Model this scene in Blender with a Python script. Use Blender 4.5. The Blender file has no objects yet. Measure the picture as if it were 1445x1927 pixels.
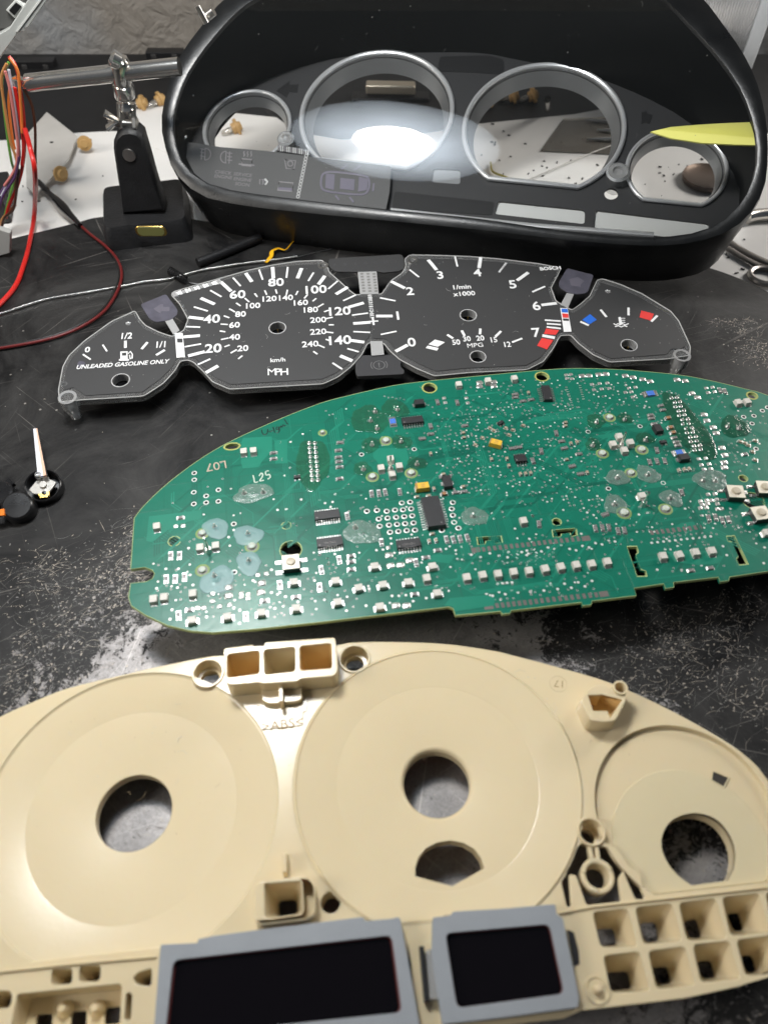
import bpy, bmesh, math, random
from math import sin, cos, radians as RD, pi
from mathutils import Vector, Matrix
C = bpy.context.scene.collection
# ------------------------------------------------------------------ camera, world, lamps, exposure
S = 0.001                       # everything below is written in millimetres
CAMZ = 268.0
PITCH = RD(52)
FPX = 1446.0
cam = bpy.data.objects.new('camera', bpy.data.cameras.new('camera'))
C.objects.link(cam)
cam.location = (0, 0, CAMZ * S)
cam.rotation_euler = (RD(90) - PITCH, 0, 0)
cam.data.sensor_fit = 'HORIZONTAL'
cam.data.sensor_width = 36.0
cam.data.lens = 36.0 * FPX / 1445.0
cam.data.clip_start = 0.01
cam.data.clip_end = 20
cam.data.dof.use_dof = True
cam.data.dof.focus_distance = 0.375
cam.data.dof.aperture_fstop = 14.0
bpy.context.scene.camera = cam
w = bpy.data.worlds.new('World'); bpy.context.scene.world = w; w.use_nodes = True
w.node_tree.nodes['Background'].inputs[0].default_value = (0.62, 0.78, 1.0, 1)
w.node_tree.nodes['Background'].inputs[1].default_value = 0.05
vs = bpy.context.scene.view_settings
vs.view_transform = 'Standard'; vs.look = 'None'; vs.exposure = 0.0; vs.gamma = 1.0
LAMP_POS = (-113, 296, 400)
LAMP_POWER = 92.0
LAMP_HALO = 9.5
def area(name, loc, target, size, power, col):
    rot = (Vector(loc) - Vector(target)).to_track_quat('Z', 'Y').to_euler()
    l = bpy.data.lights.new(name, 'AREA'); l.shape = 'DISK'; l.size = size * S; l.energy = power; l.color = col
    o = bpy.data.objects.new(name, l); C.objects.link(o); o.location = Vector(loc) * S; o.rotation_euler = rot
    return o
area('room_fill', (-1300, -150, 950), (0, 450, 0), 600, 11.0, (1.0, 0.94, 0.86))  # added soft fill from the left, an unseen source kept out of the lens

area('side_fill', (620, 690, 330), (60, 560, 0), 260, 4.5, (1.0, 0.96, 0.91))  # added fill from the right rear, brightens the paper under the housing

# ------------------------------------------------------------------ pixel of the photograph -> point on a plane
def ray(px, py):
    u = (px - 722.5) / FPX; v = (py - 963.5) / FPX
    return Vector((u, cos(PITCH) - sin(PITCH) * v, -sin(PITCH) - cos(PITCH) * v))
CO = Vector((0, 0, CAMZ))
def P(px, py, z=0.0):
    r = ray(px, py); return CO + r * ((z - CAMZ) / r.z)
def PY(px, py, Y):
    r = ray(px, py); return CO + r * (Y / r.y)
class Frame:
    def __init__(s, M, T):
        s.M = M; s.T = Vector(T); s.Mi = M.inverted()
    def px(s, px, py, h=0.0):
        d = ray(px, py); n = s.M.col[2]
        t = (s.T + n * h - CO).dot(n) / d.dot(n)
        q = s.Mi @ (CO + d * t - s.T); return Vector((q.x, q.y))
    def world(s, q): return s.T + s.M @ Vector(q)
def rot3(tilt=0, roll=0, yaw=0):
    return Matrix.Rotation(yaw, 3, 'Z') @ Matrix.Rotation(tilt, 3, 'X') @ Matrix.Rotation(roll, 3, 'Y')
CR = {'K': (0, 0, 3.6125), 'H': (300, 0, 2.408), 'J': (850, 0, 2.4286), 'F': (90, 460, 3.074), 'G': (500, 460, 3.141),
      'T': (880, 460, 3.141), 'A': (230, 700, 3.524), 'B': (230, 930, 3.524), 'C': (600, 690, 3.524), 'D': (600, 930, 3.524),
      'E': (980, 690, 3.1075), 'I': (980, 900, 3.1075), 'N': (0, 780, 6.02), 'a': (0, 1180, 2.064), 'b': (340, 1180, 3.6125),
      'c': (960, 1230, 2.979), 'd': (440, 1560, 2.89), 'e': (0, 1640, 2.779), 'f': (940, 1560, 2.861)}
def cr(k, x, y):
    o = CR[k]; return (o[0] + x / o[2], o[1] + y / o[2])
def crl(k, pts): return [cr(k, *p) for p in pts]

# ------------------------------------------------------------------ mesh building
def catmull(pts, n=6, closed=True):
    pts = [Vector(p) for p in pts]; N = len(pts); out = []
    rng = range(N) if closed else range(N - 1)
    for i in rng:
        if closed: a, b, c, d = pts[i - 1], pts[i], pts[(i + 1) % N], pts[(i + 2) % N]
        else: a, b, c, d = pts[max(i - 1, 0)], pts[i], pts[i + 1], pts[min(i + 2, N - 1)]
        for k in range(n):
            t = k / n
            out.append(0.5 * ((2 * b) + (c - a) * t + (2 * a - 5 * b + 4 * c - d) * t * t + (3 * b - a - 3 * c + d) * t ** 3))
    if not closed: out.append(pts[-1])
    return out
def circle(cx, cy, r, n=48, a0=0, a1=2 * pi, ry=None):
    full = abs(a1 - a0 - 2 * pi) < 1e-6
    m = n if full else n + 1
    return [Vector((cx + r * cos(a0 + (a1 - a0) * i / n), cy + (ry or r) * sin(a0 + (a1 - a0) * i / n))) for i in range(m)]
def cutcircle(cx, cy, r, vcut, n=64):
    a = math.asin(max(-1, min(1, (vcut - cy) / r)))
    return circle(cx, cy, r, n, a, pi - a)
def rrect(cx, cy, w_, h_, r, ang=0, n=5):
    out = []
    for (sx, sy, a) in ((1, 1, 0), (-1, 1, pi / 2), (-1, -1, pi), (1, -1, 1.5 * pi)):
        for i in range(n + 1):
            t = a + pi / 2 * i / n
            x = sx * (w_ / 2 - r) + r * cos(t); y = sy * (h_ / 2 - r) + r * sin(t)
            out.append(Vector((cx + x * cos(ang) - y * sin(ang), cy + x * sin(ang) + y * cos(ang))))
    return out
def roundpoly(pts, r, n=4):
    out = []; N = len(pts)
    pts = [Vector(p) for p in pts]
    for i in range(N):
        p = pts[i]; a = pts[i - 1] - p; b = pts[(i + 1) % N] - p
        d = min(r, a.length * .45, b.length * .45)
        A = p + a.normalized() * d; B = p + b.normalized() * d
        for k in range(n + 1):
            t = k / n; out.append(A * (1 - t) ** 2 + p * 2 * t * (1 - t) + B * t * t)
    return out
class MB:
    def __init__(s): s.v = []; s.f = []; s.m = []; s.mats = []
    def mi(s, mat):
        if mat not in s.mats: s.mats.append(mat)
        return s.mats.index(mat)
    def add(s, vs_, fs, mat):
        b = len(s.v); k = s.mi(mat)
        s.v += [tuple(x) for x in vs_]
        for f_ in fs: s.f.append([b + i for i in f_]); s.m.append(k)
        return s
    def box(s, c, size, mat, ang=0, top=1.0):
        x, y, z = size[0] / 2, size[1] / 2, size[2] / 2; vs_ = []
        for sz in (-1, 1):
            k = top if sz > 0 else 1
            for (sx, sy) in ((-1, -1), (1, -1), (1, 1), (-1, 1)):
                X = sx * x * k; Y = sy * y * k
                vs_.append((c[0] + X * cos(ang) - Y * sin(ang), c[1] + X * sin(ang) + Y * cos(ang), c[2] + sz * z))
        return s.add(vs_, [(3, 2, 1, 0), (4, 5, 6, 7), (0, 1, 5, 4), (1, 2, 6, 5), (2, 3, 7, 6), (3, 0, 4, 7)], mat)
    def prism(s, poly, z0, z1, mat, poly2=None):
        n = len(poly); p2 = poly2 or poly
        return s.add([(p[0], p[1], z0) for p in poly] + [(p[0], p[1], z1) for p in p2],
                     [list(range(n))[::-1], list(range(n, 2 * n))] + [(i, (i + 1) % n, n + (i + 1) % n, n + i) for i in range(n)], mat)
    def loft(s, rings, mat, closed=True, cap0=False, cap1=False):
        n = len(rings[0]); vs_ = [p for r in rings for p in r]; fs = []
        for j in range(len(rings) - 1):
            for i in range(n if closed else n - 1):
                i2 = (i + 1) % n; fs.append((j * n + i, j * n + i2, (j + 1) * n + i2, (j + 1) * n + i))
        if cap0: fs.append(list(range(n))[::-1])
        if cap1: fs.append([(len(rings) - 1) * n + i for i in range(n)])
        return s.add(vs_, fs, mat)
    def lathe(s, prof, mat, c=(0, 0, 0), n=64, cap0=False, cap1=False):
        return s.loft([[(c[0] + r * cos(2 * pi * i / n), c[1] + r * sin(2 * pi * i / n), c[2] + z) for i in range(n)] for r, z in prof], mat, True, cap0, cap1)
    def tube(s, path, r, mat, n=8, closed=False, flat=1.0):
        path = [Vector(p) for p in path]; rings = []
        rr = r if callable(r) else (lambda t: r)
        up = Vector((0, 0, 1)); N = len(path)
        prev = None
        for i, p in enumerate(path):
            if closed: t = (path[(i + 1) % N] - path[i - 1]).normalized()
            else: t = (path[min(i + 1, N - 1)] - path[max(i - 1, 0)]).normalized()
            if prev is None:
                a = up if abs(t.dot(up)) < .9 else Vector((1, 0, 0))
                x = t.cross(a).normalized()
            else:
                x = (prev - t * prev.dot(t)).normalized()
            prev = x; y = t.cross(x); R_ = rr(i / max(N - 1, 1))
            rings.append([p + x * R_ * cos(2 * pi * k / n) + y * R_ * flat * sin(2 * pi * k / n) for k in range(n)])
        if closed: rings.append(rings[0])
        return s.loft(rings, mat, True, not closed, not closed)
    def cyl(s, a, b, r, mat, n=24, r2=None):
        return s.tube([a, b], (lambda t: r + ((r if r2 is None else r2) - r) * t), mat, n)
    def merge(s, me, mat, M=None):
        M = M or Matrix.Identity(4)
        vs_ = [M @ v.co for v in me.vertices]
        return s.add(vs_, [list(p.vertices) for p in me.polygons], mat)
    def sheet(s, outlines, z0, z1, mat, bev=0.0):
        s.flat = True; me = curve_mesh(outlines, z0, z1, bev); s.merge(me, mat); bpy.data.meshes.remove(me); return s
    def text(s, body, x, y, z, size, mat, ang=0, bold=0.0, sx=1.0, th=0.06, shear=0.0, mirror=False, sy=1.0):
        cu = bpy.data.curves.new('t', 'FONT'); cu.body = body; cu.size = size; cu.align_x = 'CENTER'; cu.align_y = 'CENTER'
        cu.offset = bold; cu.extrude = th / 2; cu.resolution_u = 3; cu.shear = shear
        o = bpy.data.objects.new('t', cu); me = bpy.data.meshes.new_from_object(o)
        xs = [v.co.x for v in me.vertices]; ys = [v.co.y for v in me.vertices]
        cx, cy = (min(xs) + max(xs)) / 2, (min(ys) + max(ys)) / 2
        M = Matrix.Translation((x, y, z)) @ Matrix.Rotation(ang, 4, 'Z') @ Matrix.Diagonal((sx * (-1 if mirror else 1), sy, 1, 1)) @ Matrix.Translation((-cx, -cy, 0))
        s.merge(me, mat, M)
        bpy.data.objects.remove(o); bpy.data.curves.remove(cu); bpy.data.meshes.remove(me); return s
    def mesh(s, name, smooth=35):
        me = bpy.data.meshes.new(name)
        me.from_pydata([(x * S, y * S, z * S) for x, y, z in s.v], [], s.f)
        for m in s.mats: me.materials.append(m)
        me.polygons.foreach_set('material_index', s.m)
        me.validate()
        bm = bmesh.new(); bm.from_mesh(me)
        bmesh.ops.remove_doubles(bm, verts=bm.verts, dist=2e-6)
        bmesh.ops.recalc_face_normals(bm, faces=bm.faces); bm.to_mesh(me); bm.free()
        if smooth:
            me.shade_smooth(); me.set_sharp_from_angle(angle=RD(smooth))
        return me
    def build(s, name, parent=None, bevel=0, smooth=35, seg=2):
        o = bpy.data.objects.new(name, s.mesh(name, smooth)); C.objects.link(o)
        if parent: o.parent = parent
        if (bevel or getattr(s, 'flat', False)) and smooth and not bevel:
            wn = o.modifiers.new('w', 'WEIGHTED_NORMAL'); wn.keep_sharp = True; wn.weight = 100; wn.mode = 'FACE_AREA'
        if bevel:
            b = o.modifiers.new('b', 'BEVEL'); b.width = bevel * S; b.segments = seg; b.limit_method = 'ANGLE'; b.angle_limit = RD(40); b.harden_normals = True
        return o
def curve_mesh(outlines, z0, z1, bev=0.0):
    cu = bpy.data.curves.new('c', 'CURVE'); cu.dimensions = '2D'; cu.fill_mode = 'BOTH'
    cu.extrude = (z1 - z0) / 2 - bev; cu.bevel_depth = bev; cu.bevel_resolution = 2; cu.offset = -bev
    for ol in outlines:
        sp = cu.splines.new('POLY'); sp.points.add(len(ol) - 1)
        for i, p in enumerate(ol): sp.points[i].co = (p[0], p[1], 0, 1)
        sp.use_cyclic_u = True
    o = bpy.data.objects.new('c', cu); me = bpy.data.meshes.new_from_object(o)
    for v in me.vertices: v.co.z += (z0 + z1) / 2
    bpy.data.objects.remove(o); bpy.data.curves.remove(cu); return me
def thing(name, label, cat, frame=None, loc=None, group=None, rz=0):
    o = bpy.data.objects.new(name, None); C.objects.link(o); o.empty_display_size = .01
    if frame: o.matrix_world = Matrix.Translation(frame.T * S) @ frame.M.to_4x4()
    elif loc is not None: o.location = Vector(loc) * S; o.rotation_euler = (0, 0, rz)
    return tag(o, label, cat, group)
def tag(o, label, cat, group=None):
    o['label'] = label; o['category'] = cat
    if group: o['group'] = group
    return o
def struct(o, kind='structure'): o['kind'] = kind; return o
def inst(me, name, parent, x, y, z=0, ang=0, scl=(1, 1, 1)):
    o = bpy.data.objects.new(name, me); C.objects.link(o); o.parent = parent
    o.location = (x * S, y * S, z * S); o.rotation_euler = (0, 0, ang); o.scale = scl; return o

# ------------------------------------------------------------------ materials
def mat(name, col, rough=.5, metal=0., spec=.5, bump=0., bscale=800., var=0., vscale=60., coat=0., sss=0., alpha=1, sssr=(1, .6, .3), rvar=0.):
    m = bpy.data.materials.new(name); m.use_nodes = True; nt = m.node_tree; b = nt.nodes['Principled BSDF']
    b.inputs['Base Color'].default_value = (*col, 1); b.inputs['Roughness'].default_value = rough
    b.inputs['Metallic'].default_value = metal; b.inputs['Specular IOR Level'].default_value = spec
    b.inputs['Coat Weight'].default_value = coat; b.inputs['Coat Roughness'].default_value = .08
    if sss:
        b.inputs['Subsurface Weight'].default_value = sss; b.inputs['Subsurface Radius'].default_value = sssr
        b.inputs['Subsurface Scale'].default_value = .002
    tc = nt.nodes.new('ShaderNodeTexCoord')
    if var or rvar:
        n = nt.nodes.new('ShaderNodeTexNoise'); n.inputs['Scale'].default_value = vscale; n.inputs['Detail'].default_value = 6; n.inputs['Roughness'].default_value = .65
        nt.links.new(tc.outputs['Object'], n.inputs['Vector'])
        if var:
            mp = nt.nodes.new('ShaderNodeMapRange'); mp.inputs[1].default_value = .3; mp.inputs[2].default_value = .7
            mp.inputs[3].default_value = 1 - var; mp.inputs[4].default_value = 1 + var
            nt.links.new(n.outputs['Fac'], mp.inputs[0])
            hs = nt.nodes.new('ShaderNodeHueSaturation'); hs.inputs['Color'].default_value = (*col, 1)
            nt.links.new(mp.outputs[0], hs.inputs['Value']); nt.links.new(hs.outputs[0], b.inputs['Base Color'])
        if rvar:
            m2 = nt.nodes.new('ShaderNodeMapRange'); m2.inputs[1].default_value = .3; m2.inputs[2].default_value = .7
            m2.inputs[3].default_value = max(rough - rvar, .02); m2.inputs[4].default_value = rough + rvar
            nt.links.new(n.outputs['Fac'], m2.inputs[0]); nt.links.new(m2.outputs[0], b.inputs['Roughness'])
    if bump:
        n = nt.nodes.new('ShaderNodeTexNoise'); n.inputs['Scale'].default_value = bscale; n.inputs['Detail'].default_value = 4
        nt.links.new(tc.outputs['Object'], n.inputs['Vector'])
        bp = nt.nodes.new('ShaderNodeBump'); bp.inputs['Strength'].default_value = bump; bp.inputs['Distance'].default_value = .0005
        nt.links.new(n.outputs['Fac'], bp.inputs['Height']); nt.links.new(bp.outputs[0], b.inputs['Normal'])
    return m
def clear(name, tint=(1, 1, 1), gloss=1.0, haze=0.0, rough=.02, ior=1.5, hazecol=(.8, .8, .8), bump=0, bscale=300):
    m = bpy.data.materials.new(name); m.use_nodes = True; nt = m.node_tree; nt.nodes.clear()
    out = nt.nodes.new('ShaderNodeOutputMaterial'); tr = nt.nodes.new('ShaderNodeBsdfTransparent'); tr.inputs[0].default_value = (*tint, 1)
    gl = nt.nodes.new('ShaderNodeBsdfGlossy'); gl.inputs['Roughness'].default_value = rough; gl.inputs[0].default_value = (gloss, gloss, gloss, 1)
    fr = nt.nodes.new('ShaderNodeFresnel'); fr.inputs[0].default_value = ior
    mx = nt.nodes.new('ShaderNodeMixShader'); nt.links.new(fr.outputs[0], mx.inputs[0])
    src = tr
    if haze:
        df = nt.nodes.new('ShaderNodeBsdfDiffuse'); df.inputs[0].default_value = (*hazecol, 1)
        m2 = nt.nodes.new('ShaderNodeMixShader'); m2.inputs[0].default_value = haze
        nt.links.new(tr.outputs[0], m2.inputs[1]); nt.links.new(df.outputs[0], m2.inputs[2]); src = m2
    nt.links.new(src.outputs[0], mx.inputs[1]); nt.links.new(gl.outputs[0], mx.inputs[2]); nt.links.new(mx.outputs[0], out.inputs[0])
    if bump:
        tc = nt.nodes.new('ShaderNodeTexCoord'); n = nt.nodes.new('ShaderNodeTexNoise'); n.inputs['Scale'].default_value = bscale; n.inputs['Detail'].default_value = 4
        nt.links.new(tc.outputs['Object'], n.inputs['Vector'])
        bp = nt.nodes.new('ShaderNodeBump'); bp.inputs['Strength'].default_value = bump; bp.inputs['Distance'].default_value = .0005
        nt.links.new(n.outputs['Fac'], bp.inputs['Height']); nt.links.new(bp.outputs[0], gl.inputs['Normal']); nt.links.new(bp.outputs[0], fr.inputs['Normal'])
    return m
def dust(name, parent, pts, z, n, seed, m_, zf=None, smin=.12, smax=.4, fib=.25):
    r_ = random.Random(seed); xs = [p[0] for p in pts]; ys = [p[1] for p in pts]; mb = MB(); c = 0; k = 0
    while c < n and k < n * 30:
        k += 1; x, y = r_.uniform(min(xs), max(xs)), r_.uniform(min(ys), max(ys)); ins = False
        for i in range(len(pts)):
            a, b_ = pts[i], pts[i - 1]
            if (a[1] > y) != (b_[1] > y) and x < (b_[0] - a[0]) * (y - a[1]) / (b_[1] - a[1]) + a[0]: ins = not ins
        if not ins: continue
        c += 1; zz = (zf(x, y) if zf else z); s_ = r_.uniform(smin, smax)
        if r_.random() < fib:
            an = r_.uniform(0, 6.28); L_ = r_.uniform(1, 4); mb.tube([(x, y, zz), (x + L_ * .5 * cos(an), y + L_ * .5 * sin(an), zz + .1), (x + L_ * cos(an + .5), y + L_ * sin(an + .5), zz)], .045, m_, 4)
        else: mb.box((x, y, zz + s_ * .2), (s_, s_ * r_.uniform(.5, 1), s_ * .4), m_, r_.uniform(0, 3))
    o = mb.build(name, parent, smooth=0); o['kind'] = 'stuff'; return o
def emis(name, col, st):
    m = bpy.data.materials.new(name); m.use_nodes = True; b = m.node_tree.nodes['Principled BSDF']
    b.inputs['Base Color'].default_value = (*col, 1); b.inputs['Emission Color'].default_value = (*col, 1); b.inputs['Emission Strength'].default_value = st
    return m
cream = mat('cream_plastic', (.71, .595, .39), .21, spec=.5, sss=.2, bump=.05, bscale=500, var=.015, vscale=25, rvar=.015)
board_edge = mat('board_edge', (.42, .50, .22), .6, var=.2, vscale=200)
tin = mat('tinned_metal', (.80, .79, .76), .28, 1, bump=.3, bscale=1500)
steel = mat('chrome_plated', (.80, .77, .72), .18, .95)
brushed = mat('brushed_steel', (.62, .60, .57), .32, 1, bump=.1, bscale=900)
chromed = mat('satin_chrome', (.90, .91, .93), .30, .66)
white_led = mat('white_plastic', (.60, .575, .52), .45)
led_gel = mat('led_lens', (.42, .40, .34), .15)
chipblack = mat('chip_black', (.028, .028, .03), .42, bump=.15, bscale=1200, var=.15)
blackpl = mat('black_plastic', (.012, .012, .013), .38, bump=.1, bscale=600, rvar=.08)
blackgloss = mat('gloss_black', (.006, .006, .007), .16)
cast = mat('cast_iron_black', (.011, .011, .012), .5, bump=.5, bscale=700, var=.3, vscale=100)
dialblack = mat('dial_print', (.042, .042, .043), .5, bump=.08, bscale=2500)
mark = mat('white_print', (.80, .80, .80), .5)
redm = mat('red_print', (.72, .05, .045), .45)
bluem = mat('blue_print', (.02, .14, .62), .45)
purple = mat('smoked_window', (.085, .082, .105), .35, var=.25, vscale=120)
greyfilm = mat('grey_film', (.34, .34, .34), .45)
darkfilm = mat('dark_film', (.105, .105, .107), .45)
yellowcap = mat('tantalum_yellow', (.72, .44, .05), .4)
bluecap = mat('blue_resistor', (.06, .18, .60), .4)
browncap = mat('ceramic_brown', (.34, .18, .09), .45)
rbody = mat('resistor_black', (.19, .185, .18), .35)
gold = mat('brass', (.62, .42, .12), .3, 1)
ring_y = mat('bare_laminate', (.34, .36, .10), .6)
whitepin = mat('milky_plastic', (.50, .56, .50), .4, sss=.2)
# ------------------------------------------------------------------ the setting: wall, bench, black worktop
def N(nt, typ, **k):
    n = nt.nodes.new(typ)
    for a, b in k.items():
        if a.startswith('i'): n.inputs[int(a[1:])].default_value = b
        else: setattr(n, a, b)
    return n
def worktop_material():
    m = bpy.data.materials.new('worn_black_worktop'); m.use_nodes = True; nt = m.node_tree; L = nt.links.new; b = nt.nodes['Principled BSDF']
    tc = N(nt, 'ShaderNodeTexCoord'); sep = N(nt, 'ShaderNodeSeparateXYZ'); L(tc.outputs['Object'], sep.inputs[0])
    def math_(op, a, c=None, clamp=False):
        n = N(nt, 'ShaderNodeMath', operation=op, use_clamp=clamp)
        for i, s_ in enumerate((a, c)):
            if s_ is None: continue
            if isinstance(s_, (int, float)): n.inputs[i].default_value = s_
            else: L(s_, n.inputs[i])
        return n.outputs[0]
    def noise(scale, det=6, rough=.6, dist=0., vec=None):
        n = N(nt, 'ShaderNodeTexNoise'); n.inputs['Scale'].default_value = scale; n.inputs['Detail'].default_value = det
        n.inputs['Roughness'].default_value = rough; n.inputs['Distortion'].default_value = dist
        L(vec or tc.outputs['Object'], n.inputs['Vector']); return n.outputs['Fac']
    def step(v, a, c):
        n = N(nt, 'ShaderNodeMapRange', clamp=True); n.inputs[1].default_value = a; n.inputs[2].default_value = c; L(v, n.inputs[0]); return n.outputs[0]
    dx = math_('DIVIDE', math_('ADD', sep.outputs[0], .018), .128); dy = math_('DIVIDE', math_('SUBTRACT', sep.outputs[1], .070), .114)
    d = math_('SQRT', math_('ADD', math_('MULTIPLY', dx, dx), math_('MULTIPLY', dy, dy)))
    field = math_('SUBTRACT', 1.0, d)                         # worn smooth by forearms near the front
    n1 = noise(26, 9, .72, 1.2); n2 = noise(210, 10, .82, 1.6)
    f = math_('ADD', math_('ADD', math_('MULTIPLY', field, 1.25), math_('MULTIPLY', math_('SUBTRACT', n1, .5), 1.9)), math_('MULTIPLY', math_('SUBTRACT', n2, .5), 1.6))
    wear = step(f, .0, .07)
    # scratches at four angles
    tot = None
    for ang, sx, sy, th in ((12, 5, 520, .70), (-33, 7, 480, .70), (64, 7, 560, .70), (100, 6, 700, .71), (-18, 14, 1100, .68), (40, 18, 1000, .68), (-60, 12, 900, .69)):
        mr_ = N(nt, 'ShaderNodeMapping'); mr_.inputs['Rotation'].default_value = (0, 0, RD(ang)); L(tc.outputs['Object'], mr_.inputs[0]); mp = N(nt, 'ShaderNodeMapping'); mp.inputs['Scale'].default_value = (sx, sy, 1); mp.inputs['Location'].default_value = (ang, 0, 0); L(mr_.outputs[0], mp.inputs[0])
        nd = noise(1.0, 2, .5, .15, mp.outputs[0]); s_ = step(nd, th, th + .05)
        tot = s_ if tot is None else math_('MAXIMUM', tot, s_)
    smask = step(noise(18, 4, .6), .42, .62); scr = math_('MULTIPLY', tot, math_('ADD', math_('MULTIPLY', smask, .28), .05))
    vo = N(nt, 'ShaderNodeTexVoronoi'); vo.inputs['Scale'].default_value = 230; L(tc.outputs['Object'], vo.inputs['Vector'])
    sepc = N(nt, 'ShaderNodeSeparateColor'); L(vo.outputs['Color'], sepc.inputs[0])
    fleck = math_('MULTIPLY', math_('LESS_THAN', vo.outputs['Distance'], math_('MULTIPLY', sepc.outputs[1], .16)), math_('GREATER_THAN', sepc.outputs[0], .80))
    near = step(math_('SUBTRACT', .42, sep.outputs[1]), .0, .25)
    fleck = math_('MULTIPLY', fleck, near)
    flakes = math_('MULTIPLY', step(noise(330, 6, .8, 2.5), .60, .66), step(math_('ADD', field, math_('MULTIPLY', n1, .9)), .05, .75))
    light = math_('MAXIMUM', math_('MAXIMUM', scr, fleck), flakes, True)
    base = N(nt, 'ShaderNodeMix', data_type='RGBA'); base.inputs[6].default_value = (.006, .006, .0065, 1); base.inputs[7].default_value = (.044, .043, .042, 1); L(step(noise(17, 9, .72, .9), .38, .68), base.inputs[0]); b.inputs['Specular IOR Level'].default_value = .32
    wc = N(nt, 'ShaderNodeMix', data_type='RGBA'); wc.inputs[6].default_value = (.19, .182, .18, 1); wc.inputs[7].default_value = (.48, .455, .445, 1); L(step(math_('ADD', math_('MULTIPLY', noise(420, 8, .85, 1.5), .6), math_('ADD', math_('MULTIPLY', noise(45, 6, .7), .4), math_('MULTIPLY', tot, .25))), .36, .68), wc.inputs[0])
    m1 = N(nt, 'ShaderNodeMix', data_type='RGBA'); L(wear, m1.inputs[0]); L(base.outputs[2], m1.inputs[6]); L(wc.outputs[2], m1.inputs[7])
    m2 = N(nt, 'ShaderNodeMix', data_type='RGBA'); m2.inputs[7].default_value = (.40, .37, .34, 1); L(light, m2.inputs[0]); L(m1.outputs[2], m2.inputs[6])
    L(m2.outputs[2], b.inputs['Base Color'])
    L(math_('MULTIPLY', wear, .5), b.inputs['Metallic'])
    r = math_('ADD', .30, math_('MULTIPLY', noise(50, 6, .7), .34)); r = math_('SUBTRACT', r, math_('MULTIPLY', wear, .04)); L(r, b.inputs['Roughness'])
    bp = N(nt, 'ShaderNodeBump'); bp.inputs['Strength'].default_value = .35; bp.inputs['Distance'].default_value = .0004
    L(math_('ADD', math_('ADD', light, math_('MULTIPLY', noise(700, 4, .7), .6)), math_('MULTIPLY', wear, -.5)), bp.inputs['Height']); L(bp.outputs[0], b.inputs['Normal'])
    return m
def wall_material():
    m = bpy.data.materials.new('rough_painted_wall'); m.use_nodes = True; nt = m.node_tree; L = nt.links.new; b = nt.nodes['Principled BSDF']
    tc = N(nt, 'ShaderNodeTexCoord')
    n = N(nt, 'ShaderNodeTexNoise'); n.inputs['Scale'].default_value = 60; n.inputs['Detail'].default_value = 8; n.inputs['Roughness'].default_value = .58; n.inputs['Distortion'].default_value = .7
    L(tc.outputs['Object'], n.inputs['Vector'])
    v = N(nt, 'ShaderNodeTexNoise'); v.inputs['Scale'].default_value = 6; v.inputs['Detail'].default_value = 3; L(tc.outputs['Object'], v.inputs['Vector'])
    mx = N(nt, 'ShaderNodeMix', data_type='RGBA'); mx.inputs[6].default_value = (.30, .27, .235, 1); mx.inputs[7].default_value = (.33, .335, .34, 1)
    mr = N(nt, 'ShaderNodeMapRange'); mr.inputs[1].default_value = .42; mr.inputs[2].default_value = .55; L(v.outputs['Fac'], mr.inputs[0]); L(mr.outputs[0], mx.inputs[0])
    L(mx.outputs[2], b.inputs['Base Color']); b.inputs['Roughness'].default_value = .55
    bp = N(nt, 'ShaderNodeBump'); bp.inputs['Strength'].default_value = .9; bp.inputs['Distance'].default_value = .006
    L(n.outputs['Fac'], bp.inputs['Height']); L(bp.outputs[0], b.inputs['Normal']); return m
paper = mat('white_paper', (.80, .785, .76), .7, var=.05, vscale=12, bump=.2, bscale=60)
benchm = mat('dark_bench', (.010, .010, .011), .55, var=.3)
struct(MB().box((0, 300, -6), (2400, 2400, 4), benchm).build('bench'))
struct(MB().box((0, 712, 300), (2400, 20, 900), wall_material()).build('wall'))
# black worktop sheet with a rounded rear edge, 3.5 mm thick
edge = [P(*p, 0) for p in ((-500, 560), (-200, 500), (25, 447), (133, 421), (191, 407), (300, 402), (420, 420), (620, 438), (850, 452), (1100, 475), (1250, 487), (1338, 504), (1445, 548), (1600, 640), (1800, 790))]
pts = catmull([(p.x, p.y) for p in edge], 8, False) + [Vector((400, -120)), Vector((-500, -120))]
wtop = struct(MB().sheet([pts], -3.5, 0, worktop_material(), .4).build('worktop'))
# gouges, nicks and rubbed-through flakes, clustered where the top is used most
rnd = random.Random(5); gm_ = [mat('scratch_pale', (.42, .37, .31), .4, .3), mat('scratch_grey', (.22, .21, .20), .4, .3), mat('scratch_dim', (.10, .098, .095), .45)]
m = MB()
def wfield(x, y): return 1 - math.hypot((x + 18) / 128, (y - 70) / 114)
clus = [(P(215, 1075), 20), (P(265, 1085), 14), (P(90, 1200), 24), (P(170, 1130), 22), (P(40, 1290), 20), (P(260, 1010), 14), (P(1330, 1200), 22), (P(1420, 1290), 22), (P(1250, 1180), 18), (P(1400, 1150), 18), (P(1240, 1260), 20), (P(80, 1080), 18), (P(1430, 660), 14), (P(1380, 600), 14)]
def stroke(x, y, L_, w_, a, mm, z):
    n = 5; pts_ = []; bend = rnd.uniform(-.25, .25) * L_
    for i in range(n + 1):
        t = i / n; u = (t - .5) * L_; v = bend * (t - .5) ** 2 * 4; ww = w_ * (sin(pi * min(.98, max(.02, t))) ** .6) * rnd.uniform(.6, 1.2) / 2
        pts_.append((u, v + ww)); pts_.insert(0, (u, v - ww))
    pts_ = pts_[::-1]
    m.add([(x + u * cos(a) - v * sin(a), y + u * sin(a) + v * cos(a), z) for u, v in pts_], [[i, i + 1, 2 * n - i, 2 * n + 1 - i] for i in range(n)], mm)
zz = .004; c_ = 0
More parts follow.
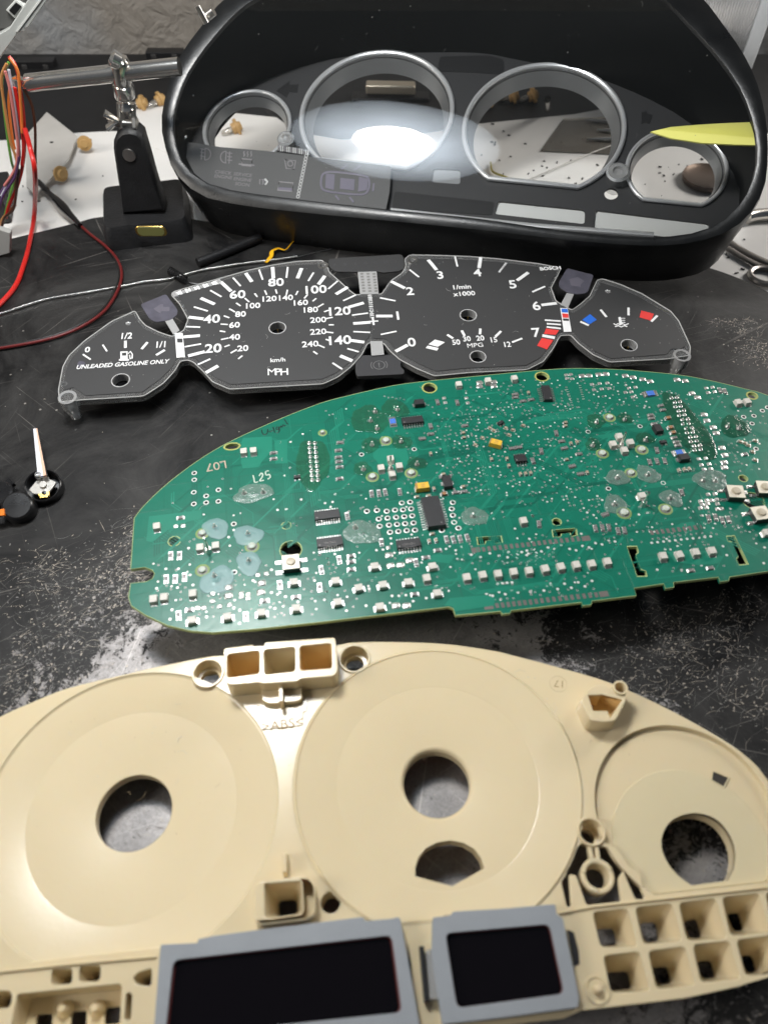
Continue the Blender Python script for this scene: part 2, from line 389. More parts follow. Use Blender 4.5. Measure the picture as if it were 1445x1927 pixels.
for k in range(60000):
    if c_ >= 5200: break
    if rnd.random() < .35:
        q, r = rnd.choice(clus); x, y = rnd.gauss(q.x, r * .5), rnd.gauss(q.y, r * .45); pr_ = .8
    else:
        x, y = rnd.uniform(-190, 190), rnd.uniform(20, 330); f_ = wfield(x, y)
        pr_ = max(0, min(1, 1.0 + f_ * 1.9)) ** 2.2 * (1 if f_ < .12 else .35) + .012
    if y > 345 or rnd.random() > pr_: continue
    c_ += 1; zz += .000002
    small = rnd.random(); f_ = wfield(x, y)
    mm = gm_[0] if rnd.random() < .42 else gm_[1 if rnd.random() < .6 else 2]
    if small < .62: stroke(x, y, rnd.uniform(.3, 1.4), rnd.uniform(.2, .7), rnd.uniform(0, pi), mm, zz)
    elif small < .96: stroke(x, y, rnd.uniform(1.5, 8), rnd.uniform(.06, .2), rnd.gauss(.5, .6), mm, zz)
    else: stroke(x, y, rnd.uniform(8, 26), rnd.uniform(.06, .14), rnd.gauss(.4, .7), gm_[2] if rnd.random() < .6 else gm_[1], zz)
sm_ = m.build('worktop_scratches', wtop, smooth=0); sm_['kind'] = 'stuff'

def flat_thing(name, label, cat, px, z, th, m, group=None, holes=(), bend=None):
    pts = [P(*p, z) for p in px]
    o = MB().sheet([[(p.x, p.y) for p in pts]], z - th, z, m).build(name); return tag(o, label, cat, group)
# paper sheets behind the worktop
flat_thing('paper_sheet', 'large creased white paper sheet lying behind the black worktop, at the left', 'paper', [(-120, 268), (40, 262), (147, 249), (210, 246), (345, 250), (560, 262), (560, 470), (-120, 560)], -3.9, .3, paper)
flat_thing('paper_sheet', 'white paper sheet under the black cluster housing, reaching the wire bulbs', 'paper', [(246, 206), (309, 198), (520, 220), (560, 248), (640, 262), (740, 262), (900, 232), (1080, 214), (1130, 205), (1445, 250), (1700, 300), (1700, 700), (1000, 520), (360, 480), (345, 300), (250, 260)], -3.5, .3, paper)
cardm = mat('grey_card', (.52, .50, .47), .7, var=.06, vscale=30)
cd = flat_thing('grey_card', 'square grey card with a dark pinhole, turned corner-up beside two small bulbs', 'card', [(88, 210), (146, 256), (128, 300), (66, 366), (50, 350), (47, 256)], 3.0, 1.2, cardm)
q = P(97, 267, 3.0); MB().lathe([(1.4, 0.0), (0.01, .06)], blackpl, (q.x, q.y, 3.05), 12).build('pinhole', cd)
flat_thing('clear_sheet', 'thin translucent plastic scrap on the paper seen through the right large ring', 'plastic scrap', [(1017, 283), (1060, 222), (1160, 218), (1170, 290)], -2.7, .3, clear('clear_scrap', (.85, .82, .76), haze=.25, hazecol=(.5, .45, .38)))
# dark specks of solder on the paper
sp = MB(); rnd = random.Random(3)
for i in range(70):
    px, py = rnd.uniform(880, 1180), rnd.uniform(232, 350)
    if i % 3 == 0: px, py = rnd.uniform(1200, 1330), rnd.uniform(270, 400)
    if i % 7 == 0: px, py = rnd.uniform(1330, 1445), rnd.uniform(430, 560)
    if i % 9 == 0: px, py = rnd.uniform(40, 200), rnd.uniform(270, 400)
    q = P(px, py, -3.2); sp.box((q.x, q.y, -3.0), (rnd.uniform(.6, 2.6), rnd.uniform(.5, 1.1), .5), benchm, rnd.uniform(0, 3))
o = sp.build('debris'); o['kind'] = 'stuff'; o['label'] = 'dark crumbs and wire clippings scattered on white paper'
# dark upstand rail with clips along the foot of the wall
railm = mat('dark_rail', (.045, .043, .042), .4, var=.2)
a = PY(45, 137, 690); b_ = PY(345, 118, 690)
rt = thing('wall_rail', 'dark metal strip with black clips at the foot of the grey wall', 'rail', loc=(0, 690, 0))
zt = (a.z + b_.z) / 2
MB().box((0, 0, zt / 2 - 1), (1500, 14, zt + 12), railm).build('rail_body', rt, bevel=1)
for (x0, x1, y0, y1) in ((42, 103, 108, 138), (281, 345, 91, 116), (520, 580, 80, 104)):
    p0 = PY(x0, y1, 680); p1 = PY(x1, y0, 680)
    m = MB(); cx, cz = (p0.x + p1.x) / 2, (p0.z + p1.z) / 2
    m.box((cx, -12, cz), (p1.x - p0.x, 10, p1.z - p0.z), blackpl)
    for sx in (-.28, .28): m.box((cx + sx * (p1.x - p0.x), -17.5, cz + 2), (4, 1.4, 4), railm)
    m.cyl((cx, -16, cz - 3), (cx, -18, cz - 3), 3.2, railm, 16)
    m.build('clip', rt, bevel=.8)

# ------------------------------------------------------------------ helping hand with its cast base
def steel_part(name, parent, m): return m.build(name, parent)
ht = thing('helping_hand', 'black cast iron helping hand stand with chrome cross rod and wing screws', 'tool stand', loc=(0, 0, 0))
b0, b1 = P(195, 471, 0), P(362, 468, 0)
zt = PY(192, 430, b0.y + 1).z
bw = b1.x - b0.x; bx = (b0.x + b1.x) / 2; bd = 50
back = P(195, 340, zt); bd = back.y - b0.y
m = MB()
tq = [P(*q_, zt) for q_ in ((192, 431), (352, 413), (345, 333), (191, 350))]; tq = [Vector((q_.x, q_.y)) for q_ in tq]; tc_ = sum(tq, Vector((0, 0))) / 4
ol1 = roundpoly(tq, 5, 4); ol0 = [tc_ + (q_ - tc_) * 1.05 for q_ in ol1]; ol2 = [tc_ + (q_ - tc_) * .95 for q_ in ol1]
m.loft([[(p.x, p.y, 0) for p in ol0], [(p.x, p.y, zt - 3) for p in ol1], [(p.x, p.y, zt) for p in ol2]], cast, cap0=True, cap1=True)
m.build('base', ht)
# oval plate on the base front
yb = b0.y - .1
q = PY(284, 433, yb); lb = MB()
cw, ch = 13 * 1.25, 4.6
for k, mm, s_, yy in ((0, gold, 1.0, 0), (1, mat('olive_plate', (.16, .16, .05), .5), .86, -.25)):
    lb.loft([[(q.x + p.x * s_, yb + yy, q.z - .5 + p.y * s_) for p in rrect(0, 0, 18.5, 6.6, 2.9)], [(q.x + p.x * s_, yb + yy - .3, q.z - .5 + p.y * s_) for p in rrect(0, 0, 18, 6.2, 2.9)]], mm, cap0=True, cap1=True)
lb.build('maker_plate', ht)
yp = P(270, 404, zt).y; ypt = yp + 2
def pp(px, py, Y): r = PY(px, py, Y); return r
poly = [(231, 404), (226, 372), (217, 320), (212, 285), (212, 268), (217, 255), (228, 246), (242, 244), (256, 247), (266, 256), (270, 270), (279, 300), (290, 340), (300, 372), (309, 398)]
f0 = [pp(x, y, yp) for x, y in poly]
m = MB()
def inset(pts, d):
    c = sum(pts, Vector((0, 0, 0))) / len(pts); return [p + (c - p).normalized() * d for p in pts]
def at(pts, dy): return [p + Vector((0, dy, 0)) for p in pts]
m.loft([at(inset(f0, 2.2), -.0), at(inset(f0, .6), 1.2), at(f0, 3), at(f0, 11), at(inset(f0, 2), 13)], cast, cap0=True, cap1=True)
m.build('post', ht)
m = MB()
for rad, h_ in ((0, 0),):
    pass
q = pp(243, 291, yp)
MB().lathe([(3.7, 0), (3.5, 1.0), (.01, 1.2)], brushed, (0, 0, 0), 24).build('rivet', ht).matrix_world = Matrix.Translation(Vector((q.x, q.y + .2, q.z)) * S) @ Matrix.Rotation(RD(90), 4, 'X')
# two upright steel cheeks, a wing screw through them, ball joints and the rod
yc = yp + 6
m = MB()
for (xa, ya, xb, yb2) in ((229, 247, 226, 193), (251, 247, 248, 193)):
    A = pp(xa, ya, yc); B = pp(xb, yb2, yc)
    m.tube([A + Vector((0, 0, -6)), (A + B) / 2, B], 2.2, brushed, 4)
m.build('joint_cheek', ht, bevel=.3)
m = MB(); A = pp(205, 230, yc); B = pp(258, 232, yc)
m.cyl(A, B, 2.0, brushed, 12); m.cyl(pp(253, 232, yc), pp(258, 232, yc), 4.5, brushed, 6); m.build('clamp_bolt', ht)
m = MB(); A = pp(196, 212, yc - 4); B = pp(222, 226, yc - 3); Cc = pp(203, 240, yc - 4)
m.tube([A, (A + B) / 2, B], lambda t: 3.6 - 1.6 * t, steel, 10, flat=.5); m.tube([Cc, B], lambda t: 3.4 - 1.4 * t, steel, 10, flat=.5)
m.build('wing_nut', ht)
m = MB(); B0 = pp(239, 212, yc); B1 = pp(234, 180, yc); B2 = pp(231, 150, yc); B3 = pp(224, 105, yc)
bm_ = bmesh.new(); 
m.lathe([(.01, 4.2), (2.6, 3.4), (4.2, 0), (2.6, -3.4), (.01, -4.2)], steel, tuple(pp(238, 203, yc)), 20)
m.cyl(B0, B1, 2.2, steel, 14); m.build('ball_stud', ht)
m = MB(); m.tube([pp(236, 184, yc), pp(235, 180, yc), pp(232, 160, yc), pp(232, 158.5, yc), pp(230, 152, yc), pp(226, 118, yc), pp(223, 108, yc)], lambda t: [4.9, 5.6, 5.6, 5.0, 5.3, 5.2, 4.4][min(6, int(t * 6.01))], steel, 20)
m.build('socket', ht)
m = MB(); m.tube([pp(207, 106, yc - 7), pp(210, 108, yc - 7), pp(222, 114, yc - 6), pp(225, 116, yc - 5)], lambda t: 2.6 + 2.2 * sin(pi * min(1, t * 1.1)), steel, 16); m.build('thumb_screw', ht)
m = MB(); A = pp(52, 155, yc); B = pp(338, 124, yc)
m.cyl(A, B, 4.4, steel, 28); m.cyl(pp(39, 157, yc), pp(53, 155, yc), 3.0, steel, 20)
m.lathe([(.01, 4.4), (3.2, 3.2), (4.6, 0), (3.2, -3.2), (.01, -4.4)], steel, tuple(pp(34, 158, yc)), 20)
m.build('cross_rod', ht)
m = MB(); m.cyl(pp(371, 10, yc - 5), pp(388, 42, yc - 5), 1.5, brushed, 14); m.cyl(pp(402, 20, yc), pp(384, 34, yc), 2.2, brushed, 14); m.build('alligator_clip_end', ht)
# second rail: dull bar just under the chrome rod is the reflection-catching lower rod
# ------------------------------------------------------------------ the cluster housing with its lens
HF = Frame(rot3(RD(22.4), RD(-1.3), RD(-13.0)), (44.0, 462.8, 51.5))
def resample(pts, c, n=120):
    """star-shaped pixel outline -> n points at even angles round c"""
    import bisect
    P2 = catmull(pts, 10); an = []
    for p in P2:
        an.append((math.atan2(p.y - c[1], (p.x - c[0])) % (2 * pi), p))
    an.sort(key=lambda q: q[0]); out = []
    for i in range(n):
        a = 2 * pi * i / n; d = Vector((cos(a), sin(a)))
        best = None
        for k in range(len(P2)):
            A = P2[k] - Vector(c); B = P2[(k + 1) % len(P2)] - Vector(c)
            den = d.cross(B - A)
            if abs(den) < 1e-9: continue
            t = A.cross(B - A) / den; u = A.cross(d) / den
            if t > 0 and -1e-6 <= u <= 1 + 1e-6: best = t if best is None else max(best, t)
        out.append(Vector(c) + d * (best or 1))
    return out
HC = (870, 190)
rim_px = [(303, 228), (308, 266), (317, 300), (331, 328), (348, 349), (370, 365), (395, 377), (466, 391), (590, 405), (715, 417), (900, 435), (1056, 453), (1160, 462), (1235, 465), (1303, 459), (1365, 440), (1406, 411), (1432, 370), (1443, 329), (1444, 247), (1428, 165), (1402, 105), (1365, 50), (1323, -5), (1262, -58), (1180, -102), (1050, -138), (900, -148), (750, -133), (620, -100), (510, -52), (425, -5), (375, 54), (337, 108), (315, 166)]
lens_px = [(326, 230), (329, 262), (337, 293), (352, 316), (378, 338), (415, 352), (458, 361), (566, 375), (715, 392), (900, 411), (1056, 433), (1150, 443), (1220, 446), (1295, 440), (1350, 421), (1392, 385), (1415, 342), (1425, 288), (1416, 225), (1393, 165), (1352, 105), (1303, 50), (1245, -8), (1180, -50), (1080, -88), (980, -106), (880, -111), (760, -100), (650, -72), (550, -36), (466, 5), (404, 66), (354, 135), (331, 195)]
VB, VT = -80.0, 118.0
def hsurf(v):
    t = (v - VB) / (VT - VB)
    return 14 + 24 * t + BULGE * 4 * t * (1 - t)
BULGE = 20.0
def hpx(px, py, dh=0.0):
    h = 15.0
    for _ in range(30):
        q = HF.px(px, py, h); h = .5 * h + .5 * (hsurf(q.y) + dh)
    return (q.x, q.y, h)
rimr = resample(rim_px, HC); lensr = resample(lens_px, HC)
plate_px = [(360, 262), (390, 215), (425, 183), (508, 145), (591, 118), (674, 103), (798, 98), (900, 99), (961, 109), (1097, 138), (1179, 167), (1241, 196), (1303, 234), (1365, 300), (1393, 371), (1370, 420), (1310, 452), (1220, 470), (1056, 460), (900, 442), (715, 420), (566, 400), (440, 385), (370, 350), (352, 300)]
plater = resample(plate_px, HC)
rim = [hpx(*p) for p in rimr]; lens = [hpx(*p) for p in lensr]
hou = thing('cluster_housing', 'black instrument cluster housing with clear curved lens and four chrome dial rings', 'instrument housing', HF)
bezel_mat = mat('bezel_black', (.008, .0085, .009), .34, spec=.5, bump=.12, bscale=900, rvar=.08)
m = MB()
def lerp(a, b, t, dh=0): return (a[0] + (b[0] - a[0]) * t, a[1] + (b[1] - a[1]) * t, a[2] + (b[2] - a[2]) * t + dh)
r1 = [lerp(l, r, .12, .5) for l, r in zip(lens, rim)]; r2 = [lerp(l, r, .6, 1.2) for l, r in zip(lens, rim)]; r3 = [lerp(l, r, .93, .9) for l, r in zip(lens, rim)]
cen = (0, 5)
def sc(p, k, h): return (cen[0] + (p[0] - cen[0]) * k, cen[1] + (p[1] - cen[1]) * k, h)
side = []
for i, p in enumerate(rim):
    # skirt: foot outline; front foot points stand on the worktop
    px, py = rimr[i]
    lowf = max(0, min(1, (py - 250) / 150))
    q = HF.px(px, py, p[2] - 34); s_ = (cen[0] + (p[0] - cen[0]) * .975, cen[1] + (p[1] - cen[1]) * .985, -20 if py > 330 else -12)
    wq = HF.world(s_)
    if lowf > 0:
        # shallower skirt where it would pass through the worktop
        tgt = .6; h = s_[2]
        k = 0
        while HF.world((s_[0], s_[1], h)).z < tgt and k < 400: h += .25; k += 1
        s_ = (s_[0], s_[1], h)
    side.append(s_)
mid = [((a[0] + b[0]) / 2, (a[1] + b[1]) / 2, (a[2] * .5 + b[2] * .5)) for a, b in zip(rim, side)]
m.loft([[(l[0], l[1], l[2] - 2.5) for l in lens], lens, r1, r2, r3, [(p[0], p[1], p[2] - 1.5) for p in rim], [lerp(p, s_, .12, -4) for p, s_ in zip(rim, side)], mid, side, [sc(s_, .97, s_[2]) for s_ in side]], bezel_mat)
m.build('bezel', hou)
# hood wall between lens and trim plate
pl3 = [(*HF.px(p.x, p.y, 0), 0.0) for p in plater]
m = MB(); hoodm = mat('hood_black', (.003, .0035, .0035), .6, spec=.08, bump=.1)
m.loft([[(l[0], l[1], l[2] - 2.4) for l in lens], [lerp(l, p, .5, 2.0) for l, p in zip(lens, pl3)], pl3], hoodm); m.build('inner_hood', hou)
# lens
m = MB(); cl = lens; vs_ = []; K = 14
ring0 = cl
rings = []
cu_, cv_ = sum(p[0] for p in cl) / len(cl), sum(p[1] for p in cl) / len(cl)
for k in range(K + 1):
    t = 1 - k / K * .999
    rings.append([(cu_ + (p[0] - cu_) * t, cv_ + (p[1] - cv_) * t, hsurf(cv_ + (p[1] - cv_) * t) - .3) for p in cl])
lensm = clear('lens_acrylic', (.97, .975, .97), rough=.03, ior=1.49, haze=.006, hazecol=(.7, .72, .7))
m.loft(rings, lensm); m.build('lens', hou, smooth=180)
# trim plate with ring openings
trimm = mat('trim_grey', (.034, .034, .036), .5, bump=.15, bscale=2000)
R1 = 45.7; R2 = 26.8
dials = [(-50, 0, R1, -37.2), (50, 0, R1, -38.0), (-127.3, -18.8, R2, -41.3), (127.0, -19.7, R2, -41.5)]
def ringpts(d, dr=0):
    p = cutcircle(d[0], d[1], d[2] + dr, d[3] - dr * .6, 72); return roundpoly(p, .8, 1) if False else p
holes = [ringpts(d, -2.0) for d in dials]
wins = [[(937, 377), (1101, 394), (1100, 421), (930, 402)], [(1120, 394), (1335, 420), (1330, 455), (1117, 428)], [(742, 360), (930, 380), (926, 405), (738, 392)], [(815, 316), (866, 318), (866, 346), (812, 342)]]
wl = [roundpoly([HF.px(*p, 0) for p in w_], 2, 3) for w_ in wins]
pin_hole = circle(*HF.px(1150, 364, 0), 3.8, 24)
m = MB().sheet([[(p[0], p[1]) for p in pl3]] + holes + wl[:2] + [wl[3], pin_hole], -1.5, 0, trimm)
m.build('trim_plate', hou)
# milky diffusers behind the window openings
m = MB(); dif = mat('window_diffuser', (.60, .61, .60), .35)
for w_ in wl[:2]: m.sheet([[tuple(p) for p in w_]], -2.2, -1.6, dif)
MB().sheet([[tuple(p) for p in wl[3]]], -2.2, -1.6, mat('small_window_grey', (.24, .25, .26), .4)).build('small_window', hou)
m.build('diffuser', hou)
dark = mat('dark_recess', (.014, .014, .015), .45)
MB().sheet([[tuple(p) for p in wl[2]]], .02, .3, dark).build('dark_window', hou)
m = MB()
MB().sheet([roundpoly([HF.px(*p, 0) for p in ((828, 106), (920, 104), (948, 112), (948, 140), (890, 136), (823, 134))], 2, 3)], .02, .3, dark).build('dark_window', hou)
MB().sheet([[HF.px(*p, 0) for p in crl('H', [(530, 410), (590, 365), (590, 385), (630, 380), (625, 418), (590, 415), (575, 440)])]], .02, .3, dark).build('dark_window', hou)
MB().sheet([[HF.px(*p, 0) for p in ((1207, 232), (1207, 212), (1216, 208), (1218, 214), (1228, 216), (1222, 232), (1214, 230))]], .02, .3, dark).build('dark_window', hou)
# chrome rings with their funnels
grey_in = mat('ring_wall_grey', (.30, .305, .31), .32, .6)
for d in dials:
    o3 = [(*p, 0) for p in ringpts(d, 0)]; big = d[2] > 40
    m = MB(); t_ = 1.45 if big else 1.15
    m.tube([(p[0], p[1], 1.4) for p in ringpts(d, 0)], t_, chromed, 10, closed=True)
    k = MB(); inn = [ringpts(d, -1.0), ringpts(d, -3.0), ringpts(d, -5.5 if big else -4)]
    k.loft([[(*p, z) for p in q] for q, z in zip(inn, (1.4, -3, -9 if big else -7))], grey_in)
    ro = m.build('chrome_ring', hou); k.build('ring_funnel', ro)
# clear pegs behind the lens and locating pin
acr = clear('clear_acrylic', (.93, .94, .94), rough=.06, ior=1.7, haze=.30, hazecol=(.85, .85, .85))
for (px, py, r) in ((537, 259, 5.0), (1163, 322, 6.2), (347, 258, 1.8)):
    q = HF.px(px, py, 6); g = MB()
    g.lathe([(r * .95, -6), (r, 5), (r * .85, 6.5), (r * .5, 6.8), (r * .42, 5.0), (.01, 4.6)], acr, (q.x, q.y, 0), 28)
    g.lathe([(r * 1.0, 5), (r * 1.05, 5.5), (r * .9, 6.6)], chromed, (q.x, q.y, 0), 28) if r > 3 else None
    g.build('clear_peg', hou)
# tell-tale foil strip with faint symbols
fp = [(347, 265), (415, 276), (500, 283), (600, 296), (736, 312), (733, 360), (726, 394), (600, 386), (480, 374), (400, 352), (366, 326), (350, 296)]
FH = 5.0
foil = MB().sheet([[HF.px(*p, FH) for p in fp]], FH - .3, FH, darkfilm).build('symbol_foil', hou)
sy = mat('faint_symbol', (.23, .22, .23), .5); sy2 = mat('violet_symbol', (.165, .155, .20), .5); wt = mat('bright_print', (.5, .5, .5), .5)
m = MB()
def hp(x, y): q = HF.px(*cr('H', x, y), FH); return (q.x, q.y, FH + .12)
def hline(pts, r=.35, mm=None, closed=False): m.tube([hp(*p) for p in pts], r, mm or sy, 5, closed=closed, flat=.3)
def harc(x, y, rx, ry, a0, a1, mm=None, r=.35, n=14): hline([(x + rx * cos(RD(a0 + (a1 - a0) * i / n)), y + ry * sin(RD(a0 + (a1 - a0) * i / n))) for i in range(n + 1)], r, mm)
# fog lamp front / rear
harc(208, 697, 25, 27, -95, 95); hline([(208, 670), (206, 724)])
for k in (-18, -2, 14): hline([(184, 690 + k), (203, 694 + k)])
hline([(193, 672), (190, 722)])
harc(302, 711, 25, 27, 85, 275); hline([(303, 684), (300, 738)])
for k in (-18, -2, 14): hline([(307, 710 + k), (330, 712 + k)])
hline([(319, 685), (316, 740)])
# charging/heating box symbols
hline([(372, 718), (420, 722), (416, 752), (376, 748)], .5, closed=True); hline([(360, 742), (430, 748)], .5)
for k in (382, 398, 414): hline([(k, 708), (k + 4, 700), (k, 692), (k + 3, 684)], .4)
hline([(568, 722), (618, 727), (610, 765), (575, 762)], .5, closed=True); harc(593, 740, 12, 12, 0, 360)
hline([(540, 822), (606, 828), (602, 866), (536, 860)], .5, closed=True)
m.sheet([[Vector(hp(*p)[:2]) for p in ((540, 848), (604, 852), (602, 864), (537, 860))]], FH + .05, FH + .2, sy2)
# car outline seen from above
cp = [(735, 800), (755, 780), (800, 778), (900, 790), (945, 805), (950, 850), (930, 878), (880, 880), (770, 868), (735, 850)]
hline([tuple(p) for p in catmull(cp, 4)], .7, sy2, closed=True)
m.sheet([[Vector(hp(*p)[:2]) for p in ((755, 785), (795, 790), (790, 860), (752, 850))]], FH + .05, FH + .2, sy2)
m.sheet([[Vector(hp(*p)[:2]) for p in ((820, 805), (885, 812), (882, 862), (818, 855))]], FH + .05, FH + .2, sy2)
m.sheet([[Vector(hp(*p)[:2]) for p in ((905, 800), (945, 810), (942, 860), (900, 868))]], FH + .05, FH + .2, sy2)
for (x0, y0, x1, y1) in ((825, 765, 850, 745), (880, 770, 912, 748), (798, 885, 815, 905), (862, 892, 880, 915), (972, 830, 968, 865)): hline([(x0, y0), (x1, y1)], .6, sy2)
# dotted bright column and comb
for i in range(14):
    t = i / 13; x = 666 - 38 * t; y = 705 + 185 * t
    harc(x, y, 7, 7, 0, 360, wt, .28, 8)
for i in range(15):
    x = 540 + i * 9.5; hline([(x, 656 + i * 1.6), (x + 1, 682 + i * 1.4)], .42, wt if i % 3 else sy)
def htext(s_, x, y, cap, mm, bold=0.02):
    q = hp(x, y); m.text(s_, q[0], q[1], FH + .1, cap / .69, mm, bold=bold)
htext('CHECK', 290, 780, 2.2, sy); htext('ENGINE', 290, 800, 2.2, sy); htext('SERVICE', 378, 790, 2.2, sy); htext('ENGINE', 378, 812, 2.2, sy); htext('SOON', 376, 834, 2.2, sy)
hline([(455, 812), (470, 812), (470, 835), (455, 835)], .4, closed=True); hline([(478, 810), (490, 822), (480, 836)], .7, wt)
m.build('foil_symbols', foil)
MB().tube([(*HF.px(735, 395, 9), 9), (*HF.px(1000, 424, 9), 9), (*HF.px(1230, 441, 9), 9)], 1.6, chromed, 8, flat=.6).build('rim_reflection_bar', hou)  # bar added to draw the rim's bright reflection along the lens foot

yst = mat('yellow_reflection_tint', (.80, .78, .22), .4)
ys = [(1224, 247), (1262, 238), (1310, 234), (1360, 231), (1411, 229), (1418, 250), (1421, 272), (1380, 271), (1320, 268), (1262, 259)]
t_ = MB().sheet([[HF.px(*p, 36) for p in ys]], 35.2, 36.0, yst).build('yellow_lens_reflection'); t_.matrix_world = hou.matrix_world  # thin sheet stands in for a yellow reflection in the lens
tag(t_, 'pale yellow tapered sheet standing for a reflection in the lens, above the small right ring', 'strip')

dustm = mat('dust_pale', (.55, .54, .52), .8); dustl = mat('dust_grey', (.22, .22, .21), .8)
dust('lens_dust', hou, [(q_[0] * .97, q_[1] * .97) for q_ in lens], 0, 60, 4, dustl, zf=lambda x, y: hsurf(y) + .05, smin=.15, smax=.5, fib=.15)
# ------------------------------------------------------------------ clear gauge panel with printed dials
DF = Frame(rot3(RD(4.2), 0, RD(5.7)), (-6, 316, 17.0))
gp = thing('instrument_dials', 'clear plastic gauge panel with four black printed dials, speed in MPH at its left', 'gauge panel', DF)
def dp(k, x, y, h=0.0): return DF.px(*cr(k, x, y), h)
clearp = clear('clear_panel', (.90, .91, .91), rough=.05, ior=1.62, haze=.16, hazecol=(.55, .55, .55))
out_px = [(110, 733), (118, 690), (130, 668), (160, 640), (210, 604), (254, 584), (263, 600), (274, 612), (298, 624), (324, 633), (346, 621), (354, 600), (338, 571), (322, 554), (327, 548), (414, 523), (467, 508), (513, 498), (560, 491), (606, 489), (614, 497), (620, 512), (637, 527), (657, 545), (668, 554), (718, 553), (735, 528), (757, 513), (764, 500), (762, 486), (772, 479), (830, 480), (885, 482), (944, 487), (1017, 496), (1056, 504), (1050, 516), (1037, 541), (1046, 566), (1076, 583), (1092, 572), (1110, 556), (1124, 526), (1134, 524), (1166, 534), (1208, 552), (1262, 585), (1277, 603), (1299, 651), (1298, 668), (1256, 675), (1147, 681), (1116, 667), (1089, 646), (1074, 630), (1054, 631), (1041, 655), (1022, 680), (992, 695), (880, 701), (818, 707), (784, 693), (752, 676), (734, 660), (722, 645), (692, 645), (680, 668), (660, 690), (636, 709), (608, 722), (500, 728), (432, 732), (400, 718), (381, 697), (364, 681), (354, 677), (339, 679), (329, 697), (307, 721), (270, 745), (155, 752), (112, 756)]
def bigger_(pts, k):
    c = sum((Vector(p) for p in pts), Vector((0, 0))) / len(pts); return [c + (Vector(p) - c) * k for p in pts]
ol = roundpoly([DF.px(*p, 0) for p in out_px], 1.2, 2)
CPL = ol
fa = [(118, 735), (124, 694), (136, 671), (163, 645), (213, 608), (250, 590), (259, 604), (270, 617), (298, 631), (322, 638), (334, 634), (338, 655), (334, 672), (322, 692), (302, 712), (268, 737), (160, 744), (150, 736), (138, 728)]
fs_ = [(336, 672), (334, 640), (352, 620), (360, 600), (346, 573), (334, 557), (415, 529), (467, 514), (513, 503), (560, 498), (604, 496), (612, 516), (634, 531), (656, 550), (668, 558), (696, 558), (700, 600), (694, 636), (688, 640), (675, 662), (656, 683), (632, 701), (606, 713), (500, 719), (434, 723), (405, 710), (385, 690), (368, 674), (350, 668)]
ft = [(700, 600), (696, 558), (720, 557), (739, 532), (765, 514), (772, 500), (782, 486), (880, 488), (944, 493), (1015, 502), (1048, 510), (1030, 541), (1039, 568), (1058, 577), (1056, 620), (1048, 628), (1034, 650), (1016, 673), (990, 687), (880, 692), (820, 698), (788, 684), (760, 668), (740, 652), (727, 637), (700, 636)]
fu = [(1052, 626), (1058, 577), (1078, 589), (1096, 577), (1117, 558), (1130, 531), (1166, 542), (1206, 560), (1258, 591), (1270, 605), (1291, 650), (1280, 656), (1262, 656), (1256, 666), (1150, 674), (1119, 660), (1093, 639), (1078, 622), (1060, 621)]
dh = {'f': (227, 715.5, 4.0), 's': (522, 616.8, 4.0), 't': (881, 593, 4.0), 'm': (899, 671, 3.7), 'u': (1183.4, 649.5, 3.8)}
def hole(k): q = DF.px(dh[k][0], dh[k][1], .3); return circle(q.x, q.y, dh[k][2], 28)
for nm, ol_, hs in (('fuel', fa, 'f'), ('speed', fs_, 's'), ('rev', ft, 'tm'), ('temp', fu, 'u')):
    f_ = MB().sheet([roundpoly([DF.px(*p, .3) for p in ol_], 1.0, 2)] + [hole(h) for h in hs], 0, .3, dialblack).build('dial_face', gp)
    f_['label'] = {'fuel': 'fuel dial reading UNLEADED GASOLINE ONLY', 'speed': 'large speed dial in MPH', 'rev': 'large engine speed dial with MPG scale', 'temp': 'small temperature dial with blue and red marks'}[nm]
MB().sheet([CPL] + [hole(k_) for k_ in dh], -3.6, -.1, clearp, .3).build('clear_plate', gp)
eg = clear('acrylic_side', (.8, .8, .8), rough=.1, ior=1.6, haze=.32, hazecol=(.62, .62, .61))
MB().loft([[(p.x, p.y, -.15) for p in bigger_(CPL, 1.001)], [(p.x, p.y, -3.7) for p in bigger_(CPL, 1.0005)]], eg).build('plate_side', gp)
bead = mat('edge_glint_grey', (.44, .44, .43), .22)
MB().tube([(p.x, p.y, -.1) for p in CPL], .27, bead, 6, closed=True).build('painted_edge_glint', gp)  # pale bead paints the bright line of light along the clear edge
rimm = mat('hole_rim', (.42, .42, .42), .3)
for k in dh:
    q = DF.px(dh[k][0], dh[k][1], .3); r = dh[k][2]
    g = MB(); g.lathe([(r, -4), (r, .45), (r + .5, .45), (r + .5, 0)], rimm, (q.x, q.y, 0), 32)
    g.lathe([(.01, -4.6), (r, -4.6)], blackgloss, (q.x, q.y, 0), 32)
    g.build('spindle_hole', gp)
    if k in 'stu': MB().box((q.x, q.y + .3, -2.8), (.5, .8, 3.4), gold).build('brass_contact', gp)
mk = MB()
def tick(k, x0, y0, x1, y1, w_=.85):
    A = dp(k, x0, y0, .3); B = dp(k, x1, y1, .3); d = (B - A); 
    mk.box(((A.x + B.x) / 2, (A.y + B.y) / 2, .38), (d.length, w_, .16), mark, math.atan2(d.y, d.x))
def poly(k, pts, m_): mk.sheet([[dp(k, *p, .3) for p in pts]], .3, .46, m_)
def num(k, s_, x, y, cap, m_=mark, bold=.16, sx=1.0, shear=0.0, th=.12):
    q = dp(k, x, y, .3); mk.text(s_, q.x, q.y, .38, cap / .69, m_, bold=bold, sx=sx, th=th, shear=shear)
W = 1.9
for t in ((1000, 215, 1060, 270), (885, 310, 965, 345), (815, 420, 900, 430), (785, 535, 880, 527), (812, 645, 908, 620), (915, 742, 985, 702), (1145, 165, 1180, 215), (1300, 130, 1305, 195)): tick('F', *t, W)
